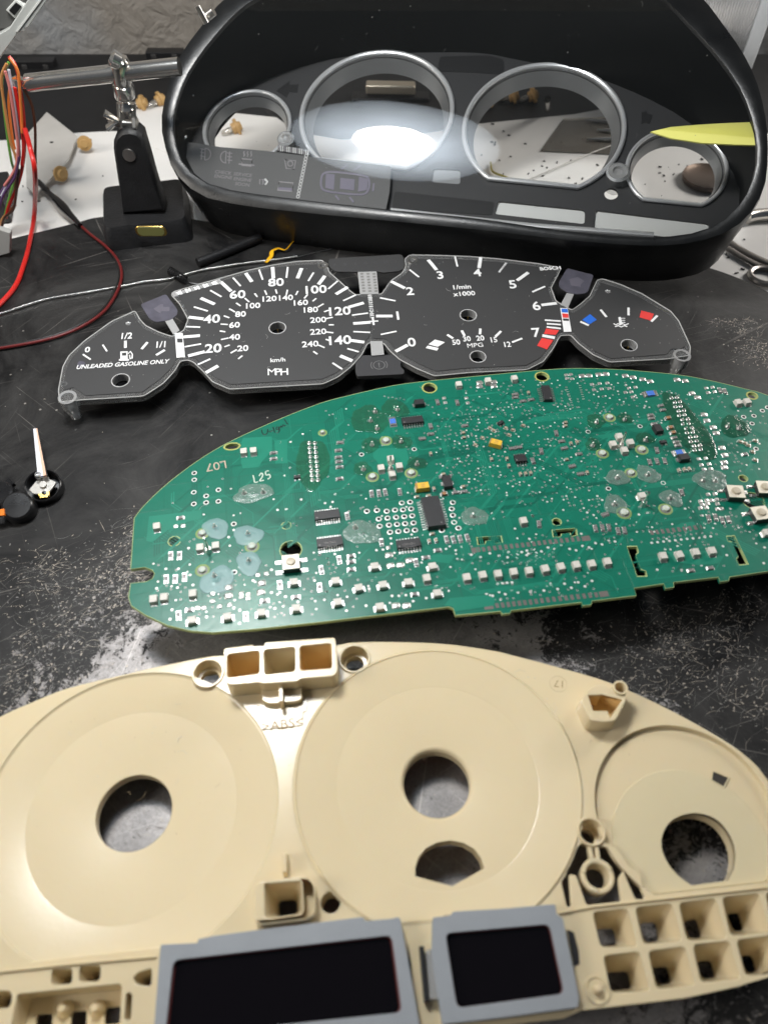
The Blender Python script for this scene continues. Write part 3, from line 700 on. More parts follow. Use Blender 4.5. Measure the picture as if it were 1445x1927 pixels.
for t in ((940, 265, 1005, 302), (845, 360, 925, 385), (800, 475, 882, 478), (792, 592, 887, 575), (868, 695, 940, 662), (1072, 192, 1115, 240), (1222, 145, 1243, 203), (1388, 130, 1380, 192)): tick('F', *t, .95)
for t in ((212, 140, 188, 200), (350, 185, 312, 235), (485, 252, 415, 293), (580, 345, 490, 370), (620, 460, 517, 467), (505, 567, 583, 578), (440, 658, 512, 688), (960, 90, 1010, 150), (742, 218, 822, 258), (652, 423, 750, 423), (768, 632, 838, 594), (1270, 75, 1260, 138)): tick('G', *t, W)
for t in ((283, 165, 252, 215), (425, 215, 370, 262), (533, 298, 458, 332), (605, 405, 510, 418), (617, 520, 518, 515), (482, 615, 550, 635), (395, 700, 453, 738), (850, 148, 905, 192), (675, 315, 767, 333), (680, 532, 773, 513), (1118, 70, 1133, 130), (1418, 110, 1382, 160)): tick('G', *t, .95)
for t in ((1140, 310, 1165, 332), (1090, 338, 1115, 355), (1050, 372, 1083, 390), (1018, 412, 1050, 424), (1000, 460, 1042, 463), (995, 500, 1027, 505), (1002, 550, 1045, 541), (1022, 592, 1052, 581), (1058, 628, 1093, 608), (1102, 662, 1125, 643), (1197, 283, 1212, 303), (1255, 265, 1266, 290), (1318, 260, 1325, 283), (1386, 262, 1380, 290), (203, 635, 248, 665), (318, 580, 343, 618)): tick('F', *t, .8)
for t in ((190, 275, 178, 298), (248, 295, 228, 318), (298, 318, 278, 335), (342, 350, 308, 370), (372, 388, 345, 398), (396, 430, 357, 438), (403, 475, 372, 475), (358, 517, 400, 522), (355, 560, 378, 568), (313, 595, 348, 610), (282, 632, 305, 648)): tick('G', *t, .8)
for t in ((449, 557, 449, 598), (577, 565, 543, 605), (677, 610, 627, 640)): tick('F', *t, 1.3)
for t in ((1072, 533, 1107, 555), (1158, 508, 1175, 540), (1268, 497, 1266, 530), (1390, 512, 1357, 545)): tick('G', *t, 1.3)
for t in ((358, 165, 292, 212), (525, 347, 435, 358), (440, 538, 515, 552)): tick('T', *t, W)
for t in ((228, 108, 185, 163), (457, 247, 382, 280), (455, 447, 550, 453), (467, 468, 550, 474), (466, 487, 550, 497), (262, 578, 322, 555)): tick('T', *t, 1.1)
for t in ((785, 385, 820, 428), (950, 373, 950, 418), (665, 455, 715, 478), (1085, 455, 1120, 420)): tick('T', *t, 1.2)
for s_, x, y in (('80', 1320, 218), ('60', 1098, 288), ('40', 948, 430), ('20', 957, 600)): num('F', s_, x, y, 5.9)
for s_, x, y in (('100', 298, 265), ('120', 438, 393), ('140', 440, 565), ('3', 1030, 180), ('4', 1250, 165), ('2', 852, 275), ('1', 780, 420), ('0', 862, 577)): num('G', s_, x, y, 5.9)
for s_, x, y in (('5', 265, 235), ('6', 405, 362), ('7', 405, 520)): num('T', s_, x, y, 6.2)
for s_, x, y in (('100', 1188, 353), ('120', 1283, 313), ('140', 1378, 307), ('80', 1115, 402), ('60', 1080, 465), ('40', 1080, 535), ('20', 1128, 600)): num('F', s_, x, y, 3.9, bold=.10)
for s_, x, y in (('160', 208, 343), ('180', 267, 385), ('200', 310, 445), ('220', 310, 515), ('240', 263, 588), ('50', 1125, 577), ('30', 1188, 557), ('20', 1267, 553), ('15', 1348, 563), ('12', 1428, 590)): num('G', s_, x, y, 3.5 if x > 1000 else 3.9, bold=.09, sx=.82 if x > 1000 else 1)
num('G', 'km/h', 72, 682, 2.6, bold=.05); 
for i_, ch__ in enumerate('MPH'): num('G', ch__, 36 + 37 * i_ + 0, 752, 4.3, bold=.0 if ch__ == 'M' else .07)
num('G', 'MPG', 1237, 595, 2.9, bold=.0)

num('G', '1/min', 1160, 250, 3.2, bold=.08); num('G', 'x1000', 1172, 290, 3.2, bold=.08)
num('F', '0', 230, 608, 3.6, bold=.10); num('F', '1/2', 458, 528, 4.2, bold=.10, sx=.8); num('F', '1/1', 655, 578, 4.2, bold=.10, sx=.8)
num('F', '*', 465, 458, 4.0); num('T', '*', 828, 277, 4.0)
num('F', 'UNLEADED GASOLINE ONLY', 437, 692, 2.6, bold=.07, sx=.90, shear=.2)
num('T', 'BOSCH', 488, 140, 2.5, bold=.12, sx=1.0)
poly('T', [(462, 497), (540, 507), (520, 534), (450, 528)], redm); poly('T', [(437, 553), (505, 566), (468, 620), (410, 598)], redm)
poly('T', [(677, 445), (722, 412), (762, 445), (718, 472)], bluem); poly('T', [(1025, 390), (1100, 410), (1083, 450), (1015, 430)], redm)
poly('G', [(962, 590), (1000, 562), (1058, 578), (1017, 605)], mark); poly('G', [(945, 612), (957, 598), (1022, 612), (1012, 628)], mark)
# coloured strips between dials
poly('T', [(546, 375), (590, 378), (613, 515), (568, 517)], mark)
mk.sheet([[dp('T', *p, .3) for p in ((553, 380), (589, 381), (592, 403), (556, 402))]], .4, .52, bluem)
mk.sheet([[dp('T', *p, .3) for p in ((557, 408), (593, 410), (597, 434), (561, 433))]], .4, .52, redm)
mk.sheet([[dp('T', *p, .3) for p in ((562, 438), (597, 439), (599, 452), (564, 451))]], .4, .52, dialblack)
poly('F', [(735, 512), (780, 512), (794, 652), (745, 655)], mark)
mk.sheet([[dp('F', *p, .3) for p in ((748, 545), (779, 545), (781, 568), (750, 568))]], .4, .52, dialblack)
mk.sheet([catmull([dp('F', *p, .3) for p in ((170, 695), (182, 676), (205, 676), (218, 690), (205, 712), (180, 712))], 4)], .3, .42, purple)
# pump symbol
poly('F', [(420, 620), (462, 618), (462, 662), (470, 664), (470, 672), (412, 672), (412, 664), (420, 662)], mark)
mk.sheet([[dp('F', *p, .3) for p in ((430, 627), (454, 626), (454, 643), (430, 644))]], .4, .52, dialblack)
mk.tube([(*dp('F', *p, .3), .45) for p in ((466, 632), (478, 618), (490, 636), (488, 662), (478, 664), (474, 640))], .36, mark, 5, flat=.4)
# thermometer symbol
poly('T', [(890, 430), (904, 428), (914, 470), (896, 472)], mark)
for yy in (436, 448, 460): tick('T', 906, yy, 930, yy, .45)
mk.tube([(*dp('T', *p, .3), .45) for p in ((862, 468), (875, 476), (888, 468), (900, 476), (915, 468), (930, 476), (950, 468))], .4, mark, 5, flat=.4)
mk.tube([(*dp('T', *p, .3), .45) for p in ((870, 486), (890, 480), (905, 488), (925, 480), (942, 486))], .4, mark, 5, flat=.4)
# bar code strip at the top edge and code column between the big dials
for i in range(16):
    t = i / 15; x = 735 + 255 * t; y = 287 - 72 * t
    A = dp('F', x, y, .3); d_ = DF.px(415, 527) - DF.px(329, 557)
    mk.box((A.x, A.y, .38), (1.35 if i not in (0, 1, 14, 15) else 2.4, 3.6 if i in (0, 15) else 3.1 - .5 * (i % 2), .16), mark if i % 3 else greyfilm, math.atan2(d_.y, d_.x))
for i in range(13):
    q = dp('G', 615 + 1.2 * i, 300 + 11 * i, .3)
    mk.text('8B83018124831'[i], q.x, q.y, .38, 3.0, mark, ang=pi / 2, bold=.05, th=.1, sx=.75)
tick('G', 632, 430, 638, 475, 1.0); tick('G', 610, 455, 665, 452, .8)
mk.build('dial_print', gp, smooth=0)
# turn signal windows, stalk strips, top and bottom symbol blocks
def bl(name, k, pts, z0, z1, m_, r=1.0, par=None): return MB().sheet([roundpoly([dp(k, *p, z1) for p in pts], r, 3)], z0, z1, m_, .08).build(name, par or gp)
for k, pts, st, ar in (('F', [(535, 345), (682, 285), (752, 378), (745, 410), (705, 435), (625, 448), (590, 430)], [(675, 437), (716, 418), (762, 495), (726, 520)], [(610, 372), (650, 345), (668, 345), (665, 360), (705, 360), (705, 385), (660, 385), (650, 400)]),
                       ('T', [(588, 138), (745, 178), (712, 275), (690, 288), (640, 292), (590, 282), (540, 248), (540, 215)], [(585, 285), (628, 292), (595, 368), (548, 355)], [(600, 205), (650, 190), (690, 215), (668, 235), (668, 250), (610, 240)])):
    wdw = bl('turn_signal_window', k, pts, 0, .5, purple, 1.5)
    bl('arrow_symbol', k, ar, .5, .56, mat('faint_arrow', (.125, .118, .145), .4), .5, wdw)
    bl('foil_strip', k, st, -.05, .25, greyfilm, .3)
    rimp = [dp(k, *p, .5) for p in pts]
tb = bl('symbol_block', 'G', [(370, 85), (470, 75), (600, 68), (805, 55), (822, 100), (815, 140), (790, 155), (690, 165), (660, 155), (545, 160), (410, 158), (375, 130)], -.1, .7, dialblack, 2)
sm_ = MB()
for x in range(400, 800, 60):
    q = dp('G', x + 10, 118 - (x - 400) * .05, .7); sm_.text('ABSGCH!'[(x - 400) // 60], q.x, q.y, .72, 3.0, mat('ghost_print', (.055, .055, .058), .5) if x == 400 else sm_.mats[0], th=.05, bold=.06)
sm_.build('symbol_print', tb, smooth=0)
gs = bl('grid_strip', 'G', [(543, 160), (655, 157), (668, 290), (558, 292)], 0, .55, greyfilm, .3)
gm = MB()
for i in range(3):
    for j in range(7):
        q = dp('G', 568 + i * 36 + j * 2, 172 + j * 17, .55); gm.box((q.x, q.y, .58), (1.6, 1.3, .08), rbody)
gm.build('grid_print', gs, smooth=0)
bb = bl('brake_warning_block', 'G', [(530, 690), (545, 655), (770, 650), (802, 690), (795, 712), (803, 730), (820, 740), (815, 765), (540, 778), (530, 750)], -2.5, -.4, mat('smoked_block', (.055, .055, .058), .25), 1)
sm_ = MB(); q = dp('G', 670, 712, -.4); gpm = mat('warn_print', (.13, .13, .13), .5)
sm_.tube([(q.x + 2.8 * cos(a / 24 * 2 * pi), q.y + 2.8 * sin(a / 24 * 2 * pi), -.36) for a in range(24)], .22, gpm, 5, closed=True, flat=.4)
for a0 in (-1, 1): sm_.tube([(q.x + 4.0 * cos((a0 < 0) * pi + t * .12), q.y + 4.0 * sin((a0 < 0) * pi + t * .12), -.36) for t in range(-5, 6)], .22, gpm, 5, flat=.4)
sm_.text('!', q.x, q.y, -.36, 4.4, gpm, bold=.1, th=.05); sm_.build('warning_print', bb, smooth=0)
bl('foil_strip', 'G', [(618, 570), (690, 570), (700, 650), (625, 655)], .02, .3, greyfilm, .3)
# clear corner legs, screw eyes and lower bosses
def leg(px, py, px2, py2):
    q = DF.px(px, py, 0); g = MB()
    g.lathe([(3.0, 0.2), (4.4, .3), (4.4, -5.5), (3.9, -6), (3.2, -6.4), (3.4, -9), (2.6, -9.5), (2.7, -13), (1.6, -14.4), (.01, -14.6)], acr, (q.x, q.y, 0), 28)
    g.lathe([(3.0, .2), (2.6, -4), (.01, -4.3)], clearp, (q.x, q.y, 0), 28); g.build('clear_leg', gp)
leg(127, 748, 140, 775); leg(1283, 669, 1278, 690)
for (x, y) in ((608, 500), (776, 490), (121, 724)):
    q = DF.px(x, y, 0); r = 2.8 if x > 200 else 1.7; g = MB(); g.lathe([(r * .55, -3), (r * .6, .5), (r, .6), (r * 1.1, -3)], tin if x > 200 else clearp, (q.x, q.y, 0), 24); g.build('screw_eye', gp)
m = MB()
for (x0, y0, x1, y1) in ((185, 746, 262, 744), (440, 728, 590, 722), (830, 706, 985, 696), (1155, 682, 1250, 676)):
    A = DF.px(x0, y0, -5); B = DF.px(x1, y1, -5); c_ = (A + B) / 2; d_ = B - A
    m.box((c_.x, c_.y + 3, -6.4), (d_.length, 3.0, 3.4), clearp, math.atan2(d_.y, d_.x))
m.build('lower_rail', gp, bevel=.4)

dust('dial_dust', gp, [DF.px(*p, .3) for p in out_px], .35, 120, 7, dustm, smin=.1, smax=.28, fib=.15)
# ------------------------------------------------------------------ cream plastic light housing
ZC = 17.0
FF = Frame(rot3(0, 0, RD(5.7)), (17, 87, ZC))
ch_ = thing('light_housing', 'cream ABS plastic backing frame with large dished dial openings', 'plastic frame', FF)
def fp_(x, y, h=0.0): return FF.px(x, y, h)
def fk(k, pts, h=0.0): return [FF.px(*cr(k, *p), h) for p in pts]
top_px = [(-60, 1385), (0, 1349), (53, 1325), (126, 1296), (232, 1270), (300, 1254), (390, 1236), (421, 1234), (440, 1236), (620, 1216), (664, 1209), (740, 1208), (840, 1212), (930, 1225), (960, 1232), (1040, 1253), (1148, 1285), (1262, 1337), (1363, 1394), (1412, 1430), (1440, 1462), (1475, 1520), (1500, 1600), (1510, 1700), (1490, 1790), (1460, 1828)]
bot_px = [(1394, 1857), (1289, 1880), (1180, 1893), (1094, 1903), (1060, 1918), (800, 1948), (290, 2005), (-60, 2040), (-150, 1980), (-190, 1850), (-195, 1650), (-160, 1480), (-110, 1420)]
outl = catmull([fp_(*p) for p in top_px], 4, False) + [fp_(*p) for p in bot_px]
def cc(px, py, r, n=40, h=0.0): q = fp_(px, py, h); return circle(q.x, q.y, r, n)
SP = fp_(245, 1521); TA = fp_(823, 1467); TE = fp_(1291, 1528)
RB = 47.0; RT = 28.6
vc_s = min(fp_(85, 1805).y, fp_(85, 1805).y); vc_t = fp_(846, 1722).y
vcT = fp_(1297, 1677).y
bowl_s = cutcircle(SP.x, SP.y, RB, fp_(180, 1797).y); bowl_t = cutcircle(TA.x, TA.y, RB, fp_(820, 1735).y); bowl_T = cutcircle(TE.x, TE.y, RT, vcT)
black_cut = roundpoly(fk('f', [(445, 78), (400, 105), (368, 160), (360, 250), (332, 285), (362, 422), (385, 420), (373, 245), (412, 250), (468, 412), (655, 392), (637, 270), (665, 225), (732, 382), (782, 378), (750, 240), (690, 210), (640, 130), (590, 85), (545, 100), (500, 90)]), .7, 2)
sq_small = fk('c', [(1135, 665), (1218, 700), (1193, 750), (1128, 712)])
cells = [[(500, 450), (690, 430), (745, 635), (545, 640)], [(730, 425), (930, 402), (985, 605), (775, 625)], [(965, 400), (1165, 375), (1225, 595), (1010, 605)], [(1198, 370), (1400, 348), (1460, 560), (1245, 580)], [(1432, 345), (1635, 320), (1690, 535), (1480, 555)],
         [(558, 685), (755, 662), (812, 875), (600, 885)], [(800, 660), (1000, 635), (1055, 845), (845, 865)], [(1040, 625), (1240, 605), (1298, 810), (1085, 830)], [(1275, 600), (1475, 575), (1530, 775), (1325, 795)]]
cholz = [[(520, 540), (618, 533), (635, 628), (545, 635)], [(750, 510), (845, 500), (862, 605), (785, 615)], [(990, 500), (1065, 480), (1095, 588), (1020, 590)], [(1222, 458), (1295, 448), (1320, 550), (1262, 555)], [(1455, 430), (1530, 420), (1555, 520), (1495, 530)],
         [(577, 775), (695, 765), (715, 862), (597, 875)], [(820, 748), (910, 740), (930, 832), (850, 845)], [(1060, 715), (1145, 708), (1168, 802), (1090, 812)], [(1298, 685), (1365, 680), (1392, 775), (1330, 780)]]
small_h = [[(270, 515), (380, 510), (375, 590), (265, 595)], [(415, 498), (527, 493), (522, 575), (410, 580)], [(695, 558), (720, 532), (795, 507), (790, 605), (710, 590)], [(-80, 625), (50, 628), (64, 650), (52, 715), (-80, 725)], [(660, 635), (692, 640), (684, 780), (650, 780)]]
recess = [(90, 645), (635, 590), (630, 830), (50, 850)]
sc_t = [(391, 1268, 4.95), (667, 1241, 4.95), (1113, 1567, 3.75), (622, 1699, 2.9)]
sock3 = [[(315, 185), (535, 160), (535, 315), (315, 345)], [(565, 155), (778, 135), (778, 300), (570, 325)], [(810, 130), (1025, 110), (1028, 280), (812, 295)]]
sockb = [(165, 290), (365, 275), (375, 460), (170, 490)]
H3 = 9.0; HB = 6.0; HA = 8.0
def bigger(pts, k):
    c = sum((Vector(p) for p in pts), Vector((0, 0))) / len(pts); return [c + (Vector(p) - c) * k for p in pts]
s3 = [roundpoly(fk('b', q, H3), 1.2, 3) for q in sock3]; sb_ = roundpoly(fk('d', sockb, HB), 1.2, 3)
cellp = [roundpoly(fk('f', q), 1.4, 3) for q in cells]
smallp = [roundpoly(fk('e', q), 1.0, 3) for q in small_h]; recp = roundpoly(fk('e', recess), .8, 3)
lcd_hole = [fp_(*p) for p in ((330, 1815), (735, 1768), (750, 1900), (310, 1950))]; lcd2_hole = [fp_(*p) for p in ((845, 1762), (1030, 1745), (1055, 1865), (862, 1890))]
holes_ = [bowl_s, bowl_t, bowl_T, black_cut, recp, lcd_hole, lcd2_hole, sb_] + s3 + cellp + smallp + [cc(x, y, r) for x, y, r in sc_t]
TH = 1.8
MB().sheet([outl] + holes_, -TH, 0, cream, .25).build('face_plate', ch_)
# outer skirt under the plate
m = MB(); m.loft([[(p.x, p.y, -1.0) for p in bigger(outl, .993)], [(p.x, p.y, -13.5) for p in bigger(outl, .985)]], cream); m.build('side_wall', ch_)
# bowls: shallow stepped cones cut flat at the foot
def bowl(name, c, R_, prof, hole_r, vcut, extra=None, hz=None):
    bm = bmesh.new(); n = 128; rings = []
    for r, z in prof:
        rings.append([bm.verts.new((c.x + r * cos(2 * pi * i / n), c.y + r * sin(2 * pi * i / n), z)) for i in range(n)])
    for j in range(len(rings) - 1):
        for i in range(n): bm.faces.new((rings[j][i], rings[j][(i + 1) % n], rings[j + 1][(i + 1) % n], rings[j + 1][i]))
    bmesh.ops.bisect_plane(bm, geom=bm.verts[:] + bm.edges[:] + bm.faces[:], plane_co=(0, vcut, 0), plane_no=(0, -1, 0), clear_outer=True)
    ed = [e for e in bm.edges if abs(e.verts[0].co.y - vcut) < 1e-4 and abs(e.verts[1].co.y - vcut) < 1e-4]
    if ed:
        r_ = bmesh.ops.extrude_edge_only(bm, edges=ed)
        for v in [g for g in r_['geom'] if isinstance(g, bmesh.types.BMVert)]: v.co.z = 0; v.co.y -= .4
    me = bpy.data.meshes.new(name); bm.to_mesh(me); bm.free()
    mb = MB(); mb.merge(me, cream); return mb
prof_b = [(47.1, -.02), (46.75, -.45), (46.2, -.75), (33.6, -2.75), (33.3, -2.82), (12.4, -4.7), (12.25, -4.75), (12.1, -5.0), (12.1, -8.5)]
bs = bowl('b', SP, RB, prof_b, 12, fp_(180, 1797).y)
def punch(mb, poly_, depth=3.0):
    """cut a polygonal opening through a bowl with a boolean, baked to mesh"""
    o1 = mb.build('tmp'); sd = o1.modifiers.new('s', 'SOLIDIFY'); sd.thickness = .0012; sd.offset = -1; cu = MB().prism(poly_, -12, 4, cream); o2 = cu.build('tmpc')
    md = o1.modifiers.new('b', 'BOOLEAN'); md.operation = 'DIFFERENCE'; md.object = o2; md.solver = 'EXACT'
    dg = bpy.context.evaluated_depsgraph_get(); me = bpy.data.meshes.new_from_object(o1.evaluated_get(dg))
    for o_ in (o1, o2): bpy.data.objects.remove(o_)
    out = MB(); out.merge(me, cream, Matrix.Scale(1000, 4)); return out
bs.build('dial_bowl', ch_, smooth=4.5)
bt = bowl('b', TA, RB, prof_b, 12, fp_(820, 1735).y)
lc = fp_(846, 1650, -3.5); arcp = [fp_(x, y, -3.5) for x, y in ((781, 1652), (781, 1636), (787, 1616), (800, 1599), (822, 1587), (848, 1583), (872, 1588), (892, 1600), (904, 1617), (910, 1637), (850, 1671))]
bt = punch(bt, arcp); bt.loft([[(p.x, p.y, -3.2) for p in arcp], [(p.x, p.y, -8) for p in arcp]], cream)
bt.build('dial_bowl', ch_, smooth=4.5)
# small bowl with eccentric spindle opening
q0 = fp_(1290, 1525)
HO = fp_(1310, 1607, -4); hp_ = [fp_(x, y, -4) for x, y in ((1297, 1670), (1277, 1656), (1258, 1636), (1245, 1612), (1241, 1590), (1246, 1568), (1259, 1550), (1280, 1539), (1306, 1535), (1335, 1542), (1357, 1559), (1373, 1585), (1379, 1612), (1376, 1640), (1365, 1661))]; hp_ = [hp_[0]] + catmull(hp_[1:-1], 4, False) + [hp_[-1]]
s4 = fk('c', [(1135, 665), (1218, 700), (1193, 750), (1128, 712)], -2.1)
icc = fp_(1302, 1597, -2); inn = [p for p in circle(icc.x, icc.y, 24.5, 90)]
def clampT(p):
    d_ = p - TE
    if d_.length > RT - .35: p = TE + d_.normalized() * (RT - .35)
    return Vector((p.x, max(p.y, vcT + .4)))
inn = [clampT(p) for p in inn]; inn = [p for i, p in enumerate(inn) if (p - inn[i - 1]).length > .05]
def sq_in(h): return [Vector(p) for p in s4]
m = MB(); m.sheet([bowl_T, hp_], -3.6, -2.1, cream, 0)
m.loft([[(p.x, p.y, -.05) for p in bowl_T], [(p.x, p.y, -2.3) for p in bigger(bowl_T, .992)]], cream)
m.sheet([inn, bigger(hp_, 1.0)], -2.3, -1.75, cream, .15)
m.loft([[(p.x, p.y, -1.9) for p in hp_], [(p.x, p.y, -8) for p in hp_]], cream)
m.build('dial_bowl', ch_, smooth=25)
m = MB(); m.prism([tuple(p) for p in s4], -1.9, -1.72, mat('slot_dark', (.03, .025, .02), .6))
m.build('square_slot', ch_)
m = MB(); so = bigger(s4, 1.18); m.sheet([so, [Vector(p) for p in s4]], -1.9, -1.55, cream); m.build('slot_rim', ch_)
# tapered light cells
def pocket(topp, botp, zt, zb, name='light_cell'):
    m = MB(); a = resq(topp); b_ = resq(botp)
    m.loft([[(p.x, p.y, zt) for p in a], [(p.x, p.y, zt - 1.2) for p in bigger(a, .97)], [(p.x, p.y, zb) for p in b_], [(p.x, p.y, zb - 1.5) for p in b_]], cream); return m.build(name, ch_)
def resq(q4): return roundpoly(q4, 1.3, 3)
for a, b_ in zip(cells, cholz): pocket(fk('f', a), fk('f', b_, -10.5), -.2, -10.5)
for q_ in small_h:
    t_ = fk('e', q_); c_ = sum((Vector(p) for p in t_), Vector((0, 0))) / len(t_)
    pocket(t_, [c_ + (p - c_) * .66 + Vector((.9, -.4)) for p in t_], -.2, -9)
# recess with three dark windows
rt_ = fk('e', recess); m = MB(); m.loft([[(p.x, p.y, -.2) for p in roundpoly(rt_, .8, 3)], [(p.x, p.y, -8) for p in roundpoly(bigger(rt_, .93), .8, 3)]], cream)
hl = [fk('e', q_, -8) for q_ in ([(190, 750), (275, 745), (272, 830), (186, 832)], [(372, 735), (455, 730), (452, 820), (368, 825)], [(548, 715), (632, 708), (628, 800), (545, 805)])]
m.sheet([roundpoly(bigger(rt_, .96), .8, 3)] + [roundpoly(h_, .8, 2) for h_ in hl], -9.2, -8, cream)
for x in (330, 500):
    q = FF.px(*cr('e', x, 720), -6); m.lathe([(.8, 1.5), (1.6, .5), (2.4, -2)], cream, (q.x, q.y, -6), 16, cap0=True)
m.build('bulb_recess', ch_)
# triple socket tower
m = MB(); o3 = roundpoly(fk('b', [(290, 145), (490, 120), (495, 130), (570, 126), (572, 104), (1050, 70), (1066, 200), (1068, 300), (1040, 335), (815, 352), (790, 372), (560, 385), (535, 378), (330, 395), (298, 360)], H3), 1.2, 3)
m.sheet([o3] + s3, H3 - 1.4, H3, cream, .3)
m.loft([[(p.x, p.y, H3 - .6) for p in bigger(o3, .995)], [(p.x, p.y, -.2) for p in bigger(o3, 1.0)]], cream)
m.build('socket_tower', ch_)
amb_in = mat('amber_insert_cavity_tint', (.74, .53, .25), .35, sss=.2)
for i, q_ in enumerate(s3):
    cream_ = cream if i == 1 else amb_in; k = MB(); c_ = sum((Vector(p) for p in q_), Vector((0, 0))) / len(q_)
    b_ = [c_ + (p - c_) * (.72 if i == 1 else .80) + Vector((.6 if i == 1 else 0, -1.6 if i != 1 else -1.0)) for p in q_]
    k.loft([[(p.x, p.y, H3 - .3) for p in q_], [(p.x, p.y, -8) for p in b_]], cream_)
    if i != 1:
        k.loft([[(p.x, p.y, -8) for p in b_], [(c_.x + (p.x - c_.x) * .3, c_.y + (p.y - c_.y) * .3 , -8.6) for p in b_]], cream_, cap1=True)
    k.build('socket_well', ch_)
# cups round the screw holes
for (x, y, ro, ri, hh, zb) in ((391, 1266, 5.8, 4.9, .7, -7), (667, 1239, 5.8, 4.9, .7, -7), (1113, 1565, 4.5, 3.7, 1.0, -9), (622, 1699, 3.0, 2.9, .05, -8)):
    q = fp_(x, y, hh); m = MB()
    if ro > 4: m.lathe([(ro, -.2), (ro, hh - .4), (ro - .25, hh), (ri + .2, hh), (ri, hh - .2), (ri * .92, -3), (ri * .9, zb + 3), (ri * .66, zb + 2.8), (ri * .66, zb)], cream, (q.x, q.y, 0), 48)
    else: m.lathe([(ri, .05), (ri * .9, zb)], cream, (q.x, q.y, 0), 36)
    m.build('screw_cup', ch_)
# tab with rib below the triple socket, moulded inset and lettering
m = MB(); tb_ = roundpoly(fk('b', [(545, 385), (822, 370), (826, 490), (780, 508), (600, 522), (552, 500)], 3.0), 1.4, 3); m.prism([tuple(p) for p in tb_], -.2, 3.0, cream)
m.build('latch_tab', ch_, bevel=.3)
A, B = fk('b', [(678, 350), (683, 505)], 6.5); m = MB(); m.box(((A.x + B.x) / 2, (A.y + B.y) / 2, 3.1), (1.4, (A - B).length, 6.6), cream); m.build('rib', ch_, bevel=.25)
m = MB(); eng = mat('engraved_line', (.34, .24, .13), .6, spec=.1)
ln = fk('b', [(525, 540), (600, 530), (860, 503), (858, 575), (832, 580), (828, 670), (560, 702), (553, 610), (527, 608)], 0)
creamhi = cream
m.prism([tuple(p) for p in ln], -.1, .35, cream); lp = m.build('mould_inset', ch_, bevel=.1)
m = MB(); m.tube([(p.x, p.y, .36) for p in ln], .10, eng, 5, closed=True); m.build('inset_outline', lp)
q = FF.px(*cr('b', 692, 662), .35); MB().text('>ABS<', q.x, q.y, .37, 3.3 / .69, eng, ang=RD(3), bold=.015, th=.12, sx=1.05).build('moulded_letters', lp, smooth=0)
m = MB(); q = FF.px(*cr('c', 270, 170), 0); m.tube([(q.x + 3.0 * cos(a / 30 * 2 * pi), q.y + 3.0 * sin(a / 30 * 2 * pi), .0) for a in range(30)], .12, cream, 6, closed=True)
m.text('17', q.x, q.y, .04, 4.0, eng, ang=RD(165), bold=-.04, th=.05); m.build('mould_mark', ch_, smooth=0)
# single socket, its rib
m = MB(); ob = roundpoly(fk('d', [(112, 290), (395, 255), (440, 300), (442, 465), (400, 495), (140, 525), (108, 490)], HB), 2.2, 4)
m.sheet([ob, sb_], HB - 1.4, HB, cream, .35); m.loft([[(p.x, p.y, HB - .6) for p in ob], [(p.x, p.y, -.2) for p in bigger(ob, 1.02)]], cream)
hb4 = fk('d', [(245, 395), (340, 388), (343, 468), (248, 478)], -8)
m.loft([[(p.x, p.y, HB - .3) for p in resq(fk('d', sockb, HB))], [(p.x, p.y, -8) for p in resq(hb4)]], cream); m.build('socket_tower', ch_)
A, B = fk('d', [(277, 125), (277, 252)], 3); m = MB(); m.box(((A.x + B.x) / 2, (A.y + B.y) / 2, 2.0), (1.6, (A - B).length, 4.2), cream, top=.8); m.build('rib', ch_, bevel=.2)
# arrow shaped tower
m = MB(); ar = fk('c', [(500, 185), (628, 262), (560, 362), (545, 322), (465, 322), (437, 234), (508, 232)], HA)
oa = roundpoly(fk('c', [(472, 178), (520, 170), (640, 230), (650, 262), (590, 378), (528, 385), (450, 375), (432, 345), (396, 262), (425, 212)], HA), 1.2, 3)
m.sheet([oa, ar], HA - 1.2, HA, cream, .3); m.loft([[(p.x, p.y, HA - .6) for p in oa], [(p.x, p.y, -.2) for p in bigger(oa, 1.04)]], cream)
m.loft([[(p.x, p.y, HA - .3) for p in ar], [(p.x, p.y, .3) for p in bigger(ar, .85)]], amb_in, cap1=True)  # amber here paints the light bounced inside the cream cavity
m.build('arrow_tower', ch_)
q = FF.px(*cr('c', 618, 190), HA + 1); m = MB(); m.lathe([(2.6, -1), (2.5, HA + 1), (1.9, HA + 1), (1.7, 2), (.01, 2)], cream, (q.x, q.y, 0), 32); m.build('guide_post', ch_)
q = FF.px(*cr('c', 505, 352), HA); m = MB(); m.lathe([(1.15, HA + .05), (1.0, HA - 1.0), (.01, HA - 1)], eng, (q.x, q.y, 0), 20); m.build('peg_hole', ch_)
# ring carrier hanging in the black cut-out
m = MB(); q = FF.px(*cr('f', 527, 255), 0); m.lathe([(4.9, -5), (5.1, 0), (4.8, .4), (3.9, .4), (3.5, 0), (3.0, -5)], cream, (q.x, q.y, 0), 40)
for a in (.5, 2.6, 4.2): m.box((q.x + 4.3 * cos(a), q.y + 4.3 * sin(a), .5), (2.2, 1.2, .7), cream, a + pi / 2)
A, B = fk('f', [(483, 88), (497, 170)]); A2, B2 = fk('f', [(520, 88), (530, 165)])
m.box(((A.x + B.x) / 2, (A.y + B.y) / 2, -1), ((A - B).length + 1, 1.3, 2.6), cream, math.atan2((B - A).y, (B - A).x)); m.box(((A2.x + B2.x) / 2, (A2.y + B2.y) / 2, -1), ((A2 - B2).length + 1, 1.3, 2.6), cream, math.atan2((B2 - A2).y, (B2 - A2).x))
m.build('ring_carrier', ch_, bevel=.2)
